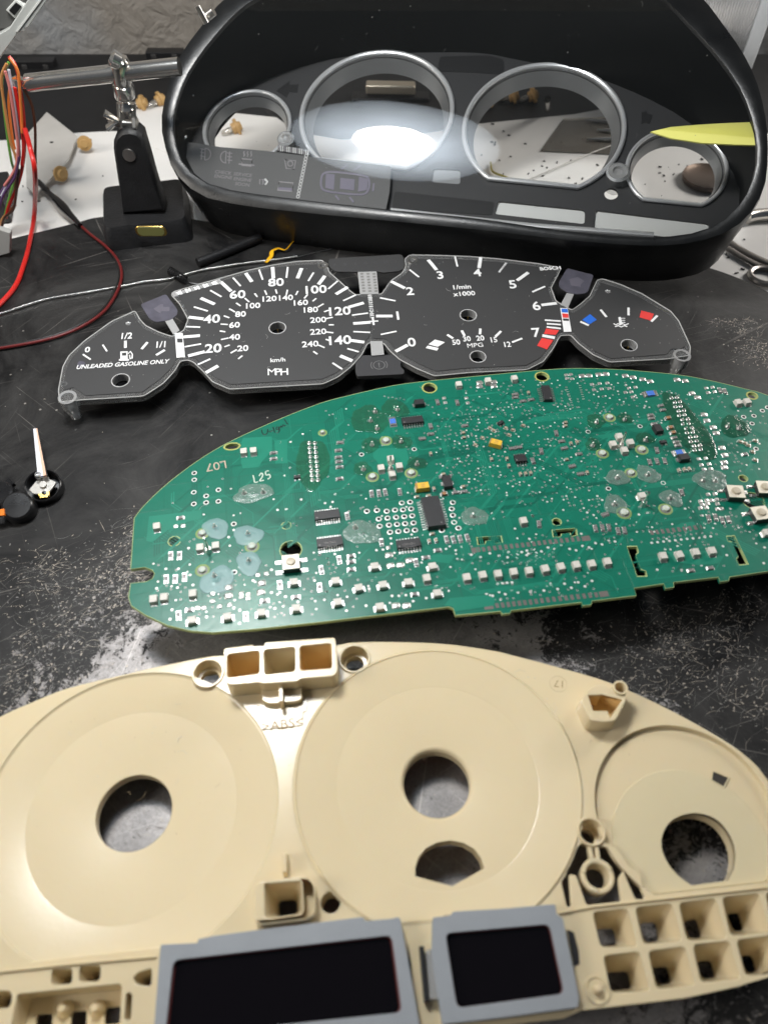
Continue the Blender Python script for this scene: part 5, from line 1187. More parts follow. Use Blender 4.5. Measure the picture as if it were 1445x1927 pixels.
for k, l in (('B', [(290, 495), (373, 495), (450, 535), (367, 620), (228, 625), (470, 603), (330, 767), (317, 830), (560, 815), (778, 858), (740, 755), (780, 770), (868, 573), (990, 502), (990, 653), (1083, 680), (1043, 715), (1012, 758), (1045, 652), (1165, 715), (1275, 573), (1310, 403), (1360, 427), (1365, 465), (1358, 650), (1410, 398), (706, 285), (740, 238), (440, 358), (240, 172), (468, 148)]),
             ('A', [(930, 541), (822, 588), (1116, 463), (1197, 411), (1113, 634), (1076, 687), (1187, 846), (1395, 862), (1345, 870), (1382, 895), (1412, 810), (1088, 910), (1030, 915)]),
             ('D', [(8, 403), (57, 427), (60, 465), (210, 533), (183, 773), (53, 650), (333, 628), (313, 740), (485, 675), (530, 675), (577, 670), (625, 710), (712, 690), (771, 615), (545, 532), (907, 372), (942, 350), (918, 430), (783, 433), (843, 363), (480, 328), (477, 293), (382, 372), (425, 368), (500, 390), (615, 268), (685, 268), (680, 455), (822, 30), (1143, 125), (1300, 228), (1418, 145)]),
             ('I', [(353, 325), (50, 355), (70, 222), (843, 415), (917, 398), (994, 398), (1182, 398), (1204, 450), (797, 535), (940, 537), (1055, 510), (1425, 405), (1420, 497), (690, 212), (740, 202), (388, 200), (425, 215), (447, 104), (475, 127), (1075, 265), (1225, 178), (960, 178), (1007, 195), (988, 135), (1063, 218)])):
    for p in l: q = bk(k, *p); dot(q, .55, viaw)
# dense field of test points and vias around the processor
def scatter(poly_px, n, pw, seed):
    r_ = random.Random(seed); pl = [bp_(*p) for p in poly_px]; xs = [p.x for p in pl]; ys = [p.y for p in pl]; c = 0; tr = 0; loc = []
    while c < n and tr < n * 40:
        tr += 1; q = Vector((r_.uniform(min(xs), max(xs)), r_.uniform(min(ys), max(ys))))
        # snap to routing grid directions so that rows appear
        if r_.random() < .6: q.x = round(q.x / 1.7) * 1.7
        if r_.random() < .4: q.y = round(q.y / 1.7) * 1.7
        if not inpoly(q, pl) or not inpoly(q, inner) or not free(q, .5) or any((q - z).length < 1.25 for z in loc): continue
        loc.append(q); c += 1
        if r_.random() < pw * .75: dot(q, .45, viaw)
        else: via(q)
scatter([(880, 770), (1060, 740), (1130, 800), (1130, 960), (1010, 960), (880, 930), (850, 850)], 330, .38, 1)
scatter([(800, 800), (900, 760), (900, 950), (820, 900)], 60, .15, 2)
scatter([(860, 715), (1180, 705), (1220, 760), (1160, 800), (880, 770)], 130, .4, 3)
scatter([(1080, 860), (1380, 830), (1445, 900), (1445, 990), (1150, 1010), (1090, 960)], 120, .3, 4)
scatter([(640, 760), (880, 760), (880, 1000), (640, 960)], 90, .2, 5)
scatter([(590, 950), (900, 950), (900, 1120), (590, 1150)], 80, .35, 6)
scatter([(1060, 700), (1445, 760), (1445, 850), (1230, 850)], 110, .35, 7)
scatter([(290, 900), (620, 800), (620, 1050), (300, 1050)], 26, .3, 8)
scatter([(260, 1060), (620, 1040), (600, 1160), (300, 1170)], 60, .3, 9)
scatter([(1120, 990), (1445, 960), (1445, 1060), (1200, 1090)], 60, .3, 10)
scatter([(880, 960), (1150, 960), (1180, 1110), (900, 1140)], 70, .3, 12)
sv = vm.build('via_field', pcb, smooth=0); sv['kind'] = 'stuff'
# ---- traces: bundles of thin tracks under the mask, and lighter copper pours
tm = MB(); trm = mat('track_under_mask', (.012, .200, .130), .30); trd = mat('track_gap', (.003, .110, .073), .32)
TZ = [0.004]
def track(pts, w_, mm=trm):
    TZ[0] += .00006
    for a, b_ in zip(pts, pts[1:]):
        d = b_ - a
        if d.length > .01: TZ[0] += .00003; tm.add([(p.x, p.y, TZ[0]) for p in (a + Vector((-d.y, d.x)).normalized() * w_ / 2, a - Vector((-d.y, d.x)).normalized() * w_ / 2, b_ - Vector((-d.y, d.x)).normalized() * w_ / 2, b_ + Vector((-d.y, d.x)).normalized() * w_ / 2)], [(0, 1, 2, 3)], mm)
rt2 = random.Random(21); dirs = [Vector((cos(pi / 4 * i), sin(pi / 4 * i))) for i in range(8)]
for b in range(150):
    st = bp_(rt2.uniform(280, 1440), rt2.uniform(730, 1130))
    if not inpoly(st, inner): continue
    d = rt2.randrange(8); n = rt2.randint(1, 6); path = [st]
    for s_ in range(rt2.randint(3, 6)):
        path.append(path[-1] + dirs[d] * rt2.uniform(4, 28)); d = (d + rt2.choice((-1, 1))) % 8
    w_ = rt2.choice((.22, .25, .28, .5))
    for i in range(n):
        off = Vector((1, .6)) * (i * (w_ + .42))
        seg = [p + off for p in path]
        good = []
        for p in seg:
            if inpoly(p, inner): good.append(p)
            else: break
        if len(good) > 1: track(good, w_, trm if b % 3 else trd)
def okseg(a, b_): return True
for k, pts, mm in (('A', [(800, 437), (993, 428), (995, 520), (960, 560), (930, 590), (905, 632), (800, 640), (788, 600), (790, 470)], trm), ('A', [(1010, 455), (1095, 445), (1095, 605), (1015, 608)], trm), ('B', [(178, 148), (525, 105), (522, 160), (430, 185), (300, 240), (200, 320), (160, 310)], trm),
                   ('B', [(640, 690), (640, 560), (745, 545), (745, 640)], trd), ('D', [(760, 400), (900, 405), (880, 440), (860, 460), (700, 440)], trm), 
                   ('C', [(355, 540), (580, 540), (600, 620), (560, 690), (400, 650), (360, 600)], trm), ('I', [(1010, 420), (1110, 430), (1180, 460), (1150, 500), (1040, 510), (900, 490), (850, 430)], trm), ('D', [(870, 690), (1100, 670), (1170, 690), (1160, 740), (900, 780), (890, 745), (830, 740)], trm)):
    TZ[0] += .0004; tm.add([(*bk(k, *p), TZ[0]) for p in pts], [list(range(len(pts)))], mm)
tf = tm.build('track_pattern', pcb, smooth=0)
# grey brown contact pads in rows
cp_ = MB(); cpm = mat('carbon_pad', (.13, .115, .105), .55, var=.1)
def crow(k, x0, y0, x1, y1, n, w_=1.25, h_=2.2):
    for i in range(n):
        t = i / max(n - 1, 1); q = bk(k, x0 + (x1 - x0) * t, y0 + (y1 - y0) * t); cp_.box((q.x, q.y, .04), (w_, h_, .05), cpm)
crow('D', 1040, 370, 1040, 370, 1, 3.4, 2.4); crow('D', 1092, 366, 1425, 330, 10); crow('I', 107, 379, 335, 355, 8); crow('I', 380, 352, 380, 352, 1, 3.4, 2.4)
crow('D', 1125, 745, 1125, 745, 1, 3.4, 2.6); crow('D', 1182, 740, 1440, 712, 8); crow('I', 123, 716, 440, 682, 10); crow('I', 485, 678, 485, 678, 1, 3.4, 2.4); crow('I', 765, 318, 1052, 286, 10)
cs = cp_.build('contact_pads', pcb, smooth=0); cs['kind'] = 'stuff'
# ---- clear sealing lacquer blobs with pins
flux = clear('clear_lacquer', (.72, .90, .80), rough=.08, ior=1.45, haze=.02, hazecol=(.6, .75, .7), bump=.6, bscale=500)
milky = clear('milky_lacquer', (.80, .92, .92), rough=.45, ior=1.45, haze=.34, hazecol=(.38, .62, .64), bump=.5, bscale=350)
semi = clear('cloudy_lacquer', (.78, .90, .85), rough=.28, ior=1.5, haze=.20, hazecol=(.5, .66, .6), bump=.9, bscale=420)
def blob(k, x, y, rx, ry, mm, seed, pin=True, pins=None, lean=0):
    r_ = random.Random(seed); q = bk(k, x, y); e1 = (bk(k, x + rx, y) - q).length; e2 = (bk(k, x, y + ry) - q).length; ph = [r_.uniform(0, 6.28) for _ in range(4)]
    n = 40; g = MB(); rings = []
    def rad(a): return 1 + .10 * sin(2 * a + ph[0]) + .07 * sin(3 * a + ph[1]) + .04 * sin(5 * a + ph[2]) + .02 * sin(9 * a + ph[3])
    for f_, z in ((1, .06), (.98, .15), (.93, .20), (.75, .20), (.66, .26), (.58, .20), (.42, .24), (.36, .30), (.28, .26), (.15, .5), (.08, .8), (.01, .85)):
        rings.append([(q.x + e1 * f_ * rad(2 * pi * i / n) * cos(2 * pi * i / n + lean), q.y + e2 * f_ * rad(2 * pi * i / n) * sin(2 * pi * i / n + lean), z) for i in range(n)])
    g.loft(rings, mm); g.build('lacquer_blob', pcb)
    for (px, py) in (pins if pins is not None else ([(x, y)] if pin else [])):
        p = bk(k, px, py, .8); ph_ = MB(); ph_.lathe([(1.1, .05), (.95, .5), (.45, 1.1), (.38, 2.2), (.01, 2.4)], padm, (p.x, p.y, 0), 14); ph_.lathe([(1.25, .06), (1.0, .1)], blk, (p.x, p.y, 0), 14); ph_.build('solder_pin', pcb)
    occ.append((q.x, q.y, e1))
for i, a in enumerate((('B', 622, 228, 82, 72, milky), ('B', 835, 275, 92, 72, milky), ('B', 840, 458, 85, 78, milky), ('B', 630, 572, 112, 92, milky), ('D', 285, 255, 118, 85, semi), ('D', 1030, 148, 82, 66, semi), ('A', 870, 805, 140, 58, semi))):
    pins_ = {0: [(612, 210)], 1: [(832, 257)], 2: [(838, 436)], 3: [(610, 535)], 4: [(242, 215)], 5: [(1020, 140)], 6: [(808, 795), (933, 790)]}[i]
    blob(*a[:5], a[5], 40 + i, pins=pins_)
for i, a in enumerate((('C', 335, 350, 112, 105, [(372, 290), (343, 352), (387, 403)]), ('C', 505, 278, 88, 62, [(522, 277)]), ('C', 345, 518, 65, 50, [(352, 511)]), ('C', 548, 500, 66, 48, [(545, 490)]), ('C', 292, 680, 60, 52, [(295, 673)]), ('C', 650, 640, 62, 45, [(650, 640)]))):
    blob(*a[:5], flux, 60 + i, pins=a[5])
for i, a in enumerate((('E', 437, 318, 58, 40, [(443, 320)]), ('E', 608, 302, 44, 34, [(608, 302)]), ('E', 422, 455, 44, 40, [(420, 455)]), ('E', 725, 420, 52, 38, [(730, 423)]), ('E', 1250, 352, 92, 58, [(1210, 343), (1275, 355)]))):
    blob(*a[:5], flux, 70 + i, pins=a[5])
for i, a in enumerate((('E', 565, 648, 62, 50, [(563, 645)]), ('E', 742, 630, 64, 52, [(740, 628)]), ('E', 550, 805, 62, 58, [(545, 800)]), ('E', 880, 770, 62, 50, [(870, 765)]), ('E', 1110, 662, 108, 56, [(1065, 660), (1135, 662)]))):
    blob(*a[:5], semi, 80 + i, pins=a[5])
blob('A', 1262, 605, 108, 178, flux, 91, pins=[]); blob('E', 975, 350, 95, 215, flux, 92, pins=[], lean=.0)
m = MB(); pin_me = MB(); pin_me.lathe([(1.0, .05), (.95, .35), (.62, .5)], padm, n=14); pin_me.lathe([(.62, .5), (.55, .2), (.34, .2)], blk, n=14); pin_me.lathe([(.34, .2), (.30, 1.2), (.01, 1.3)], padm, n=8); pin_me = pin_me.mesh('cp')
for i in range(9):
    t = i / 8
    for x0, x1 in ((1240, 1260), (1277, 1298)): q = bk('A', x0 + (x1 - x0) * t, 467 + 245 * t, .6); inst(pin_me, 'connector_pin', pcb, q.x, q.y)
for i in range(13):
    t = i / 12
    for x0, x1, y0 in ((885, 1020, 180), (915, 1055, 176)): q = bk('E', x0 + (x1 - x0) * t + (4 if i % 2 else -4), y0 + 305 * t, .6); inst(pin_me, 'connector_pin', pcb, q.x, q.y, 0, 0, (.95, .95, 1))
ring_o = mat('olive_ring', (.20, .30, .10), .5)
# light posts (milky pegs in yellow ringed holes)
for k, x, y, r in (('B', 530, 255, 1.9), ('B', 860, 342, 2.1), ('B', 530, 500, 2.0), ('C', 445, 485, 2.0), ('C', 355, 725, 2.0), ('C', 612, 700, 2.0), ('E', 520, 292, 1.9), ('E', 708, 480, 2.1), ('E', 478, 503, 2.0), ('E', 645, 617, 1.9), ('E', 605, 850, 2.3), ('E', 848, 828, 2.1), ('A', 1328, 397, 1.2)):
    q = bk(k, x, y, .6); g = MB(); g.lathe([(r + .85, .02), (r + .75, .07), (r, .07)], ring_o, (q.x, q.y, 0), 32)
    g.lathe([(r + .02, .075), (r * .72, .075)], rbody, (q.x, q.y, 0), 32)
    g.lathe([(r * .74, .05), (r * .70, .95), (r * .58, 1.1), (.01, 1.15)], whitepin, (q.x, q.y, 0), 7); g.build('light_peg', pcb)
# standing needle axles
for k, x0, y0, x1, y1 in (('B', 575, 380, 543, 290), ('C', 475, 690, 476, 595), ('E', 582, 468, 614, 385), ('E', 715, 808, 750, 735)):
    a = bk(k, x0, y0, 0); hh = 9.5; b_ = bk(k, x1, y1, hh); g = MB(); g.lathe([(1.6, .02), (1.3, .6), (1.1, 2.2)], tin, (a.x, a.y, 0), 16, cap1=True)
    g.cyl((a.x, a.y, 0), (b_.x, b_.y, hh), .62, steel, 14, r2=.48); g.build('axle_pin', pcb)
# handwriting
wm = MB(); ink = mat('marker_black', (.004, .012, .012), .4); tan = mat('pencil_tan', (.46, .36, .27), .6); tanp = mat('pencil_pale', (.50, .60, .50), .6)
def hand(k, strokes, r, mm):
    for s_ in strokes: wm.tube([(*bk(k, *p), .06) for p in catmull(s_, 4, False)], r, mm, 5, flat=.25)
hand('A', [[(925, 382), (928, 400), (938, 415), (955, 412), (965, 392), (963, 378)], [(972, 398), (985, 392), (1000, 388)], [(1000, 365), (1008, 388), (1012, 402)], [(1030, 362), (1020, 372), (1028, 384), (1038, 376), (1036, 362), (1042, 385), (1036, 400), (1024, 402)], [(1046, 372), (1052, 358), (1060, 366), (1066, 350), (1076, 358), (1082, 352)], [(1074, 312), (1086, 330), (1098, 346)]], .24, ink)
hand('A', [[(868, 685), (875, 712), (880, 732), (902, 728)], [(908, 690), (920, 672), (932, 678), (928, 698), (912, 722), (940, 718)], [(972, 655), (952, 662), (956, 684), (975, 680), (982, 698), (964, 712)]], .30, tanp)
q = bk('A', 622, 625); wm.text('L07', q.x, q.y, .06, 6.4, tan, ang=pi + RD(6), bold=.0, sx=.95, th=.08)
wm.build('handwriting', pcb, smooth=0)
# feet the board rests on: tall connectors soldered under it
for (x, y, w_, d_, hh) in ((300, 1040, 8, 8, 21.3), (640, 860, 8, 24, 21.3), (1300, 800, 10, 40, 21.3), (1380, 960, 8, 8, 21.3), (700, 1050, 8, 8, 21.3)):
    q = bp_(x, y); MB().box((q.x, q.y, -1.6 - hh / 2), (w_, d_, hh - .1), blackpl).build('underside_connector', pcb)

dust('board_dust', pcb, [(p.x, p.y) for p in inner], .05, 90, 9, dustm, smin=.1, smax=.3, fib=.3)
# ------------------------------------------------------------------ the lamp above the bench (seen mirrored in the lens)
lt = thing('bench_lamp', 'round white bench lamp hanging above the housing, mirrored in its lens', 'lamp', loc=LAMP_POS)
lt.scale = (1, .86, 1)
shade = mat('lamp_shade', (.55, .60, .66), .5)
m = MB(); m.lathe([(.01, 30), (60, 28), (98, 14), (110, -1), (107, -1)], shade, n=64); m.build('shade', lt)
hm = emis('lamp_halo', (.80, .90, 1.0), LAMP_HALO); nt_ = hm.node_tree
tc_ = N(nt_, 'ShaderNodeTexCoord'); ln_ = N(nt_, 'ShaderNodeVectorMath', operation='LENGTH'); nt_.links.new(tc_.outputs['Object'], ln_.inputs[0])
nz_ = N(nt_, 'ShaderNodeTexNoise'); nz_.inputs['Scale'].default_value = 14; nt_.links.new(tc_.outputs['Object'], nz_.inputs['Vector'])
mp_ = N(nt_, 'ShaderNodeMapRange'); mp_.inputs[1].default_value = .042; mp_.inputs[2].default_value = .110; mp_.inputs[3].default_value = LAMP_HALO * 1.9; mp_.inputs[4].default_value = LAMP_HALO * .25
nt_.links.new(ln_.outputs['Value'], mp_.inputs[0]); mu_ = N(nt_, 'ShaderNodeMath', operation='MULTIPLY'); nt_.links.new(mp_.outputs[0], mu_.inputs[0])
mq_ = N(nt_, 'ShaderNodeMapRange'); mq_.inputs[3].default_value = .6; mq_.inputs[4].default_value = 1.4; nt_.links.new(nz_.outputs['Fac'], mq_.inputs[0]); nt_.links.new(mq_.outputs[0], mu_.inputs[1])
nt_.links.new(mu_.outputs[0], nt_.nodes['Principled BSDF'].inputs['Emission Strength'])
m = MB(); m.lathe([(107, -.5), (42, 3)], hm, n=64); m.build('diffuser_ring', lt)
m = MB(); m.lathe([(.01, 1.0), (42, 2.8)], emis('lamp_glow', (1.0, .96, .90), LAMP_POWER), n=64); m.build('bright_core', lt)
# ------------------------------------------------------------------ small things on the bench
def pyc(pts, Y, n=6):
    """pixel path hung in the upright plane at distance Y"""
    return catmull([PY(x, y, Y + (d[0] if d else 0)) for x, y, *d in pts], n, False)
def pzc(pts, z, n=6): return catmull([P(x, y, z + (d[0] if d else 0)) for x, y, *d in pts], n, False)
def wmat(name, c, r=.35): return mat(name, c, r, coat=.2)
red = wmat('wire_red', (.62, .02, .015)); org = wmat('wire_orange', (.75, .20, .04)); tanw = wmat('wire_tan', (.52, .24, .08)); grn = wmat('wire_green', (.12, .30, .05)); wht = wmat('wire_white', (.55, .55, .62))
pnk = wmat('wire_pink', (.65, .22, .20)); brn = wmat('wire_brown', (.06, .022, .012)); pur = wmat('wire_purple', (.10, .05, .14)); blkw = wmat('wire_black', (.01, .01, .01))
hz = thing('wire_harness', 'pale grey connector rail with coloured wires hanging down at the upper left', 'wire harness', loc=(0, 0, 0))
conn = mat('connector_grey', (.42, .43, .41), .4, bump=.1); conw = mat('connector_white', (.62, .63, .60), .4)
YW = 430
def slab(name, px, Y, th, m, parent, bev=.5, k='K'):
    pts = [PY(*cr(k, *p), Y) for p in px]; m_ = MB(); n = len(pts)
    m_.add([tuple(p) for p in pts] + [(p.x, p.y + th, p.z) for p in pts], [list(range(n)), list(range(n, 2 * n))[::-1]] + [(i, (i + 1) % n, n + (i + 1) % n, n + i) for i in range(n)], m)
    return m_.build(name, parent, bevel=bev)
rl = slab('connector_rail', [(225, -60), (360, -60), (188, 188), (168, 184), (160, 212), (125, 218), (35, 340), (-60, 480), (-60, 260), (60, 190)], YW, 12, conn, hz)
slab('rail_groove', [(300, -50), (318, -50), (120, 215), (104, 212)], YW - .6, 2, conw, hz, .1)
slab('connector_body', [(-80, -60), (150, -60), (165, 38), (60, 190), (-80, 200)], YW + 4, 16, mat('connector_dark', (.10, .10, .095), .45), hz)
slab('rail_window', [(40, 65), (105, -8), (168, 38), (100, 122)], YW + 2, 3, conw, hz, .3); slab('rail_window_hole', [(60, 66), (106, 14), (146, 42), (98, 102)], YW + 1.4, 1, blackpl, hz, .05)
wires = [(grn, [(60, 420), (22, 500), (15, 600), (48, 900), (75, 1080), (100, 1200, 5), (62, 1350, 5), (25, 1500, 3)]), (tanw, [(45, 430), (10, 520), (20, 650), (70, 950), (102, 1050), (120, 1160), (95, 1330)]),
         (wht, [(60, 470), (88, 640), (122, 900), (128, 1060), (95, 1170), (10, 1330)]), (pnk, [(35, 480), (70, 620), (108, 880), (122, 1020), (100, 1150), (30, 1260)]),
         (org, [(112, 525), (75, 560), (60, 700), (80, 900), (100, 1010)]), (red, [(60, 380), (108, 450), (138, 600), (165, 850), (160, 1080), (122, 1250), (60, 1400), (40, 1480)]),
         (red, [(100, 590), (135, 780), (160, 980), (150, 1120)]), (org, [(62, 390), (118, 470), (130, 560), (145, 760), (150, 900)]), (brn, [(140, 560), (212, 700), (238, 850), (240, 1080), (246, 1108)]),
         (pur, [(122, 940), (130, 1080), (80, 1190), (5, 1310)]), (brn, [(130, 1150), (108, 1330), (90, 1420), (30, 1480), (10, 1560)]), (pur, [(128, 1060), (100, 1200), (20, 1330), (-20, 1480)]), (tanw, [(105, 1390), (60, 1440), (15, 1490), (5, 1560)])]
for i, (mm, pts) in enumerate(wires):
    MB().tube(pyc([(*cr('K', x[0], x[1]), (x[2] if len(x) > 2 else 0) - (i % 4) * 1.6) for x in pts], YW, 7), .78 if i not in (5, 6) else .95, mm, 8).build('wire', hz)
tag(MB().tube([PY(46, 245, YW - 6), PY(56, 275, YW - 8), PY(66, 320, YW - 14), PY(67, 370, YW - 20), PY(65, 410, YW - 24)] and catmull([PY(46, 240, 424), PY(56, 275, 420), PY(66, 325, 414), P(65, 400, 4), P(56, 455, 2), P(44, 500, 1.6), P(24, 545, 1.6), P(-30, 600, 1.6)], 8, False), 1.35, red, 10).build('red_wire'), 'thick bright red wire running down over the worktop edge at the far left', 'wire')
tag(slab('white_plug', [(-80, 1545), (0, 1560), (70, 1582), (66, 1720), (-80, 1760)], 402, 4, mat('plug_pale', (.40, .40, .38), .5), None), 'pale plastic plug at the left edge under the wire bundle', 'plug')
q = P(8, 400, -3); tag(MB().box((q.x - 6, q.y + 4, 5), (22, 36, 15), mat('socket_black', (.015, .015, .017), .4), .2).build('black_socket', None, bevel=1), 'black connector socket under the lower end of the coloured wires', 'socket')
# soldering probe with shrink sleeve and twin lead
pr = thing('probe_lead', 'black sleeved probe lead with thin red and black twin wire lying on the worktop', 'probe lead', loc=(0, 0, 0))
MB().tube(pzc([cr('K', 188, 1152), cr('K', 205, 1185), cr('K', 245, 1210), cr('K', 300, 1250)], 2.5), .55, brushed, 8).build('probe_tip', pr)
MB().tube(pzc([cr('K', 262, 1235), cr('K', 300, 1275), cr('K', 360, 1335), cr('K', 420, 1395), cr('K', 470, 1450), cr('K', 545, 1530)], 2.9), lambda t: 1.5 + 1.5 * math.exp(-((t - .62) / .22) ** 2) + .5 * (t < .3), blackgloss, 12).build('shrink_sleeve', pr)
tw = [(150, 422), (170, 440), (198, 462), (219, 485), (229, 512), (222, 545), (196, 585), (150, 616), (90, 638), (0, 655), (-60, 662)]
MB().tube(pzc(tw, 1.7), .85, wmat('wire_dark_red', (.13, .010, .010)), 8).build('wire', pr); MB().tube(pzc([(x - 4, y - 2) for x, y in tw], 1.0), .85, blkw, 8).build('wire', pr)
# bare solder wire across the worktop
tag(MB().tube(pzc([(-40, 597), (0, 590), (40, 577), (90, 562), (150, 552), (212, 541), (232, 538), (270, 530), (316, 525), (342, 518), (380, 508), (415, 502), (460, 495), (513, 489), (560, 482)], 1.0, 4), lambda t: .62 + .1 * sin(t * 50), tin, 8).build('solder_wire'), 'silvery solder wire lying across the black worktop behind the gauge panel', 'solder wire')
tag(MB().tube(pzc([(556, 484), (600, 473), (648, 463), (680, 460)], .5), .22, brushed, 5).build('thin_wire'), 'hair thin wire near the housing foot beside the yellow strip', 'wire')
hp2 = []
a, b_ = P(320, 509, 2.6), P(350, 527, 2.6); d = (b_ - a); u = Vector((-d.y, d.x, 0)).normalized()
for i in range(110): t = i / 109; an = t * 2 * pi * 9; hp2.append(a + d * t + u * 2.1 * cos(an) + Vector((0, 0, 2.1 * sin(an))))
hp2 += [b_ + Vector((2, -1, -1)), b_ + Vector((7, -1, -2)), b_ + Vector((12, 2, -2))]
tag(MB().tube(hp2, .42, blackpl, 5).build('coil_spring'), 'small black coil spring lying on the solder wire', 'spring')
tag(MB().tube([P(372, 494, 3), P(420, 475, 3), P(490, 446, 3)], 2.7, blackpl, 16).build('black_rod'), 'short matt black rod lying below the left foot of the housing', 'rod')
yel = mat('yellow_strip', (.80, .42, .01), .35)
pth = pzc([(500, 493, -1), (510, 482), (512, 472, 1), (524, 467), (537, 470), (546, 461, 1), (553, 452)], 2, 5)
tag(MB().tube(pth, 1.25, yel, 6, flat=.3).build('yellow_strip'), 'crinkled yellow plastic strip between housing and gauge panel', 'strip')
# wire bulbs in amber sockets
amber = mat('bulb_socket_amber', (.50, .31, .12), .5, bump=.2); glass = clear('bulb_glass', (.92, .90, .86), rough=.03, ior=1.7, haze=.3, hazecol=(.7, .65, .58))
def bulb(px, py, z, ang, s, label, group, tilt=-.25):
    q = P(px, py, z); o = thing('bulb', label, 'bulb', loc=(q.x, q.y, q.z), group=group)
    o.rotation_euler = (RD(90) + tilt, 0, ang); o.scale = (s, s, s)
    m = MB(); m.lathe([(.01, 4.5), (2.6, 4.5), (3.0, 2.6), (5.2, 2.4), (5.2, .6), (3.6, .4), (3.4, -2), (1.9, -2.2), (1.8, -1)], amber, n=24)
    for k in range(2): m.box((4.6 * cos(k * pi + .4), 4.6 * sin(k * pi + .4), 1.4), (2.6, 1.6, 1.3), amber, k * pi + .4)
    m.build('socket', o, bevel=.2)
    g = MB(); g.lathe([(1.8, -2), (2.1, -4), (2.1, -8), (1.5, -9.6), (.01, -10)], glass, n=20); g.build('glass', o)
bulb(160, 268, 3, .1, .95, 'amber bulb beside the right corner of the grey card, glass down', 'small amber wire bulbs'); bulb(112, 326, 3, .9, .95, 'amber bulb at the lower corner of the grey card, glass to the right', 'small amber wire bulbs')
for (x, y, a, lb) in ((265, 194, 1.6, 'amber bulb on the far paper edge, nearer the chrome joint'), (299, 188, 2.2, 'amber bulb on the far paper edge, touching the housing outline'), (412, 208, .8, 'amber bulb seen high inside the small left ring'), (442, 240, 2.0, 'amber bulb seen low inside the small left ring'), (920, 187, 1.2, 'left amber bulb of three seen through the right large ring'), (964, 181, 1.5, 'middle amber bulb of three seen through the right large ring'), (1000, 180, 1.8, 'right amber bulb of three seen through the right large ring')):
    bulb(x, y, 0, a, 1.1, lb, 'small amber wire bulbs')
# things lying on the paper seen through the rings
glassn = clear('needle_glass', (.9, .9, .9), rough=.05, ior=1.7, haze=.3, hazecol=(.9, .9, .9))
for i, (x0, y0, x1, y1, lb) in enumerate(((1102, 224, 1168, 231, 'uppermost of the pale slim rods seen in the right large ring'), (1124, 244, 1170, 246, 'middle and shortest of the pale slim rods in the right large ring'), (1104, 261, 1172, 262, 'lowest of the pale slim rods in the right large ring'))):
    tag(MB().tube([P(x0, y0, -1.4), P((x0 + x1) / 2, (y0 + y1) / 2, -1.4), P(x1 + 50, y1 + 2, -1.4)], lambda t: .5 + 1.0 * min(1, t * 3), [glassn, tin, tin][i], 10).build('slim_rod'), lb, 'rod', 'slim rods on the paper')
tag(MB().tube(pzc([(970, 348), (1040, 318), (1110, 288), (1180, 262)], -2), .35, brushed, 5).build('straight_wire'), 'long straight thin wire crossing the paper inside the right large ring', 'wire')
tag(MB().tube(pzc([(923, 305), (927, 322), (950, 332), (975, 343), (995, 347), (1020, 350), (1030, 357), (1060, 361)], -2), .7, mat('wire_olive', (.36, .30, .05), .5), 6).build('yellow_wire'), 'kinked olive yellow wire lying on the paper inside the right large ring', 'wire')
tag(MB().cyl(P(1030, 205, 1), P(1030, 186, 22), 2.4, steel, 16).build('metal_post'), 'small upright chrome post standing behind the paper in the right large ring', 'post')
q = P(1330, 338, -2); cn = MB(); cn.lathe([(.01, 1.5), (12, 1.2), (15, 2.6), (16.5, 3.2), (17, 2.0), (16, -.8)], mat('bronze_dish', (.20, .15, .12), .3, .9), tuple(q), 40)
tag(cn.build('bronze_dish'), 'round dull bronze dish seen inside the small right ring', 'dish')
q = PY(735, 164, 620); cl_ = MB(); cl_.box((q.x, q.y, q.z), (38, 10, 7), mat('foil_bright', (.7, .62, .5), .3, .8), -.05); cl_.box((q.x, q.y, q.z - 8), (60, 14, 6), blackpl)
tag(cl_.build('tool_tray_edge', None, bevel=1.5), 'bright metal strip seen at the top of the large left ring', 'metal strip')
# solder spool at the top right
sp_ = thing('solder_spool', 'white plastic spool wound with shiny wire behind the right shoulder of the housing', 'spool'); c_ = PY(1386, -22, 640)
sp_.location = c_ * S; sp_.rotation_euler = (0, RD(90), RD(-22))
m = MB(); prof = []
for i in range(30): z = -36 + i * 1.8; prof += [(38.0, z), (38.8, z + .45), (39.0, z + .9), (38.8, z + 1.35)]
m.lathe(prof, mat('wound_wire', (.86, .86, .86), .25, .7), n=72); m.build('wire_winding', sp_)
fl = mat('spool_white', (.62, .64, .66), .4)
m = MB(); m.lathe([(10, 18), (53, 18), (53.5, 19), (53.5, 26.5), (52, 27), (10, 27), (10, 18)], fl, n=72); m.build('flange', sp_); m = MB(); m.lathe([(10, -37), (51, -37), (51.5, -34), (10, -34), (10, -37)], fl, n=72); m.build('flange', sp_)
m = MB(); m.lathe([(38, -36), (38, 18)], fl, n=32); m.build('core', sp_)
m = MB(); m.tube([Vector((-39.6 * cos(a), 39.6 * sin(a), -20 + 30 * a)) for a in [-.3 + i * .08 for i in range(16)]], .55, tin, 6); m.build('loose_turn', sp_)
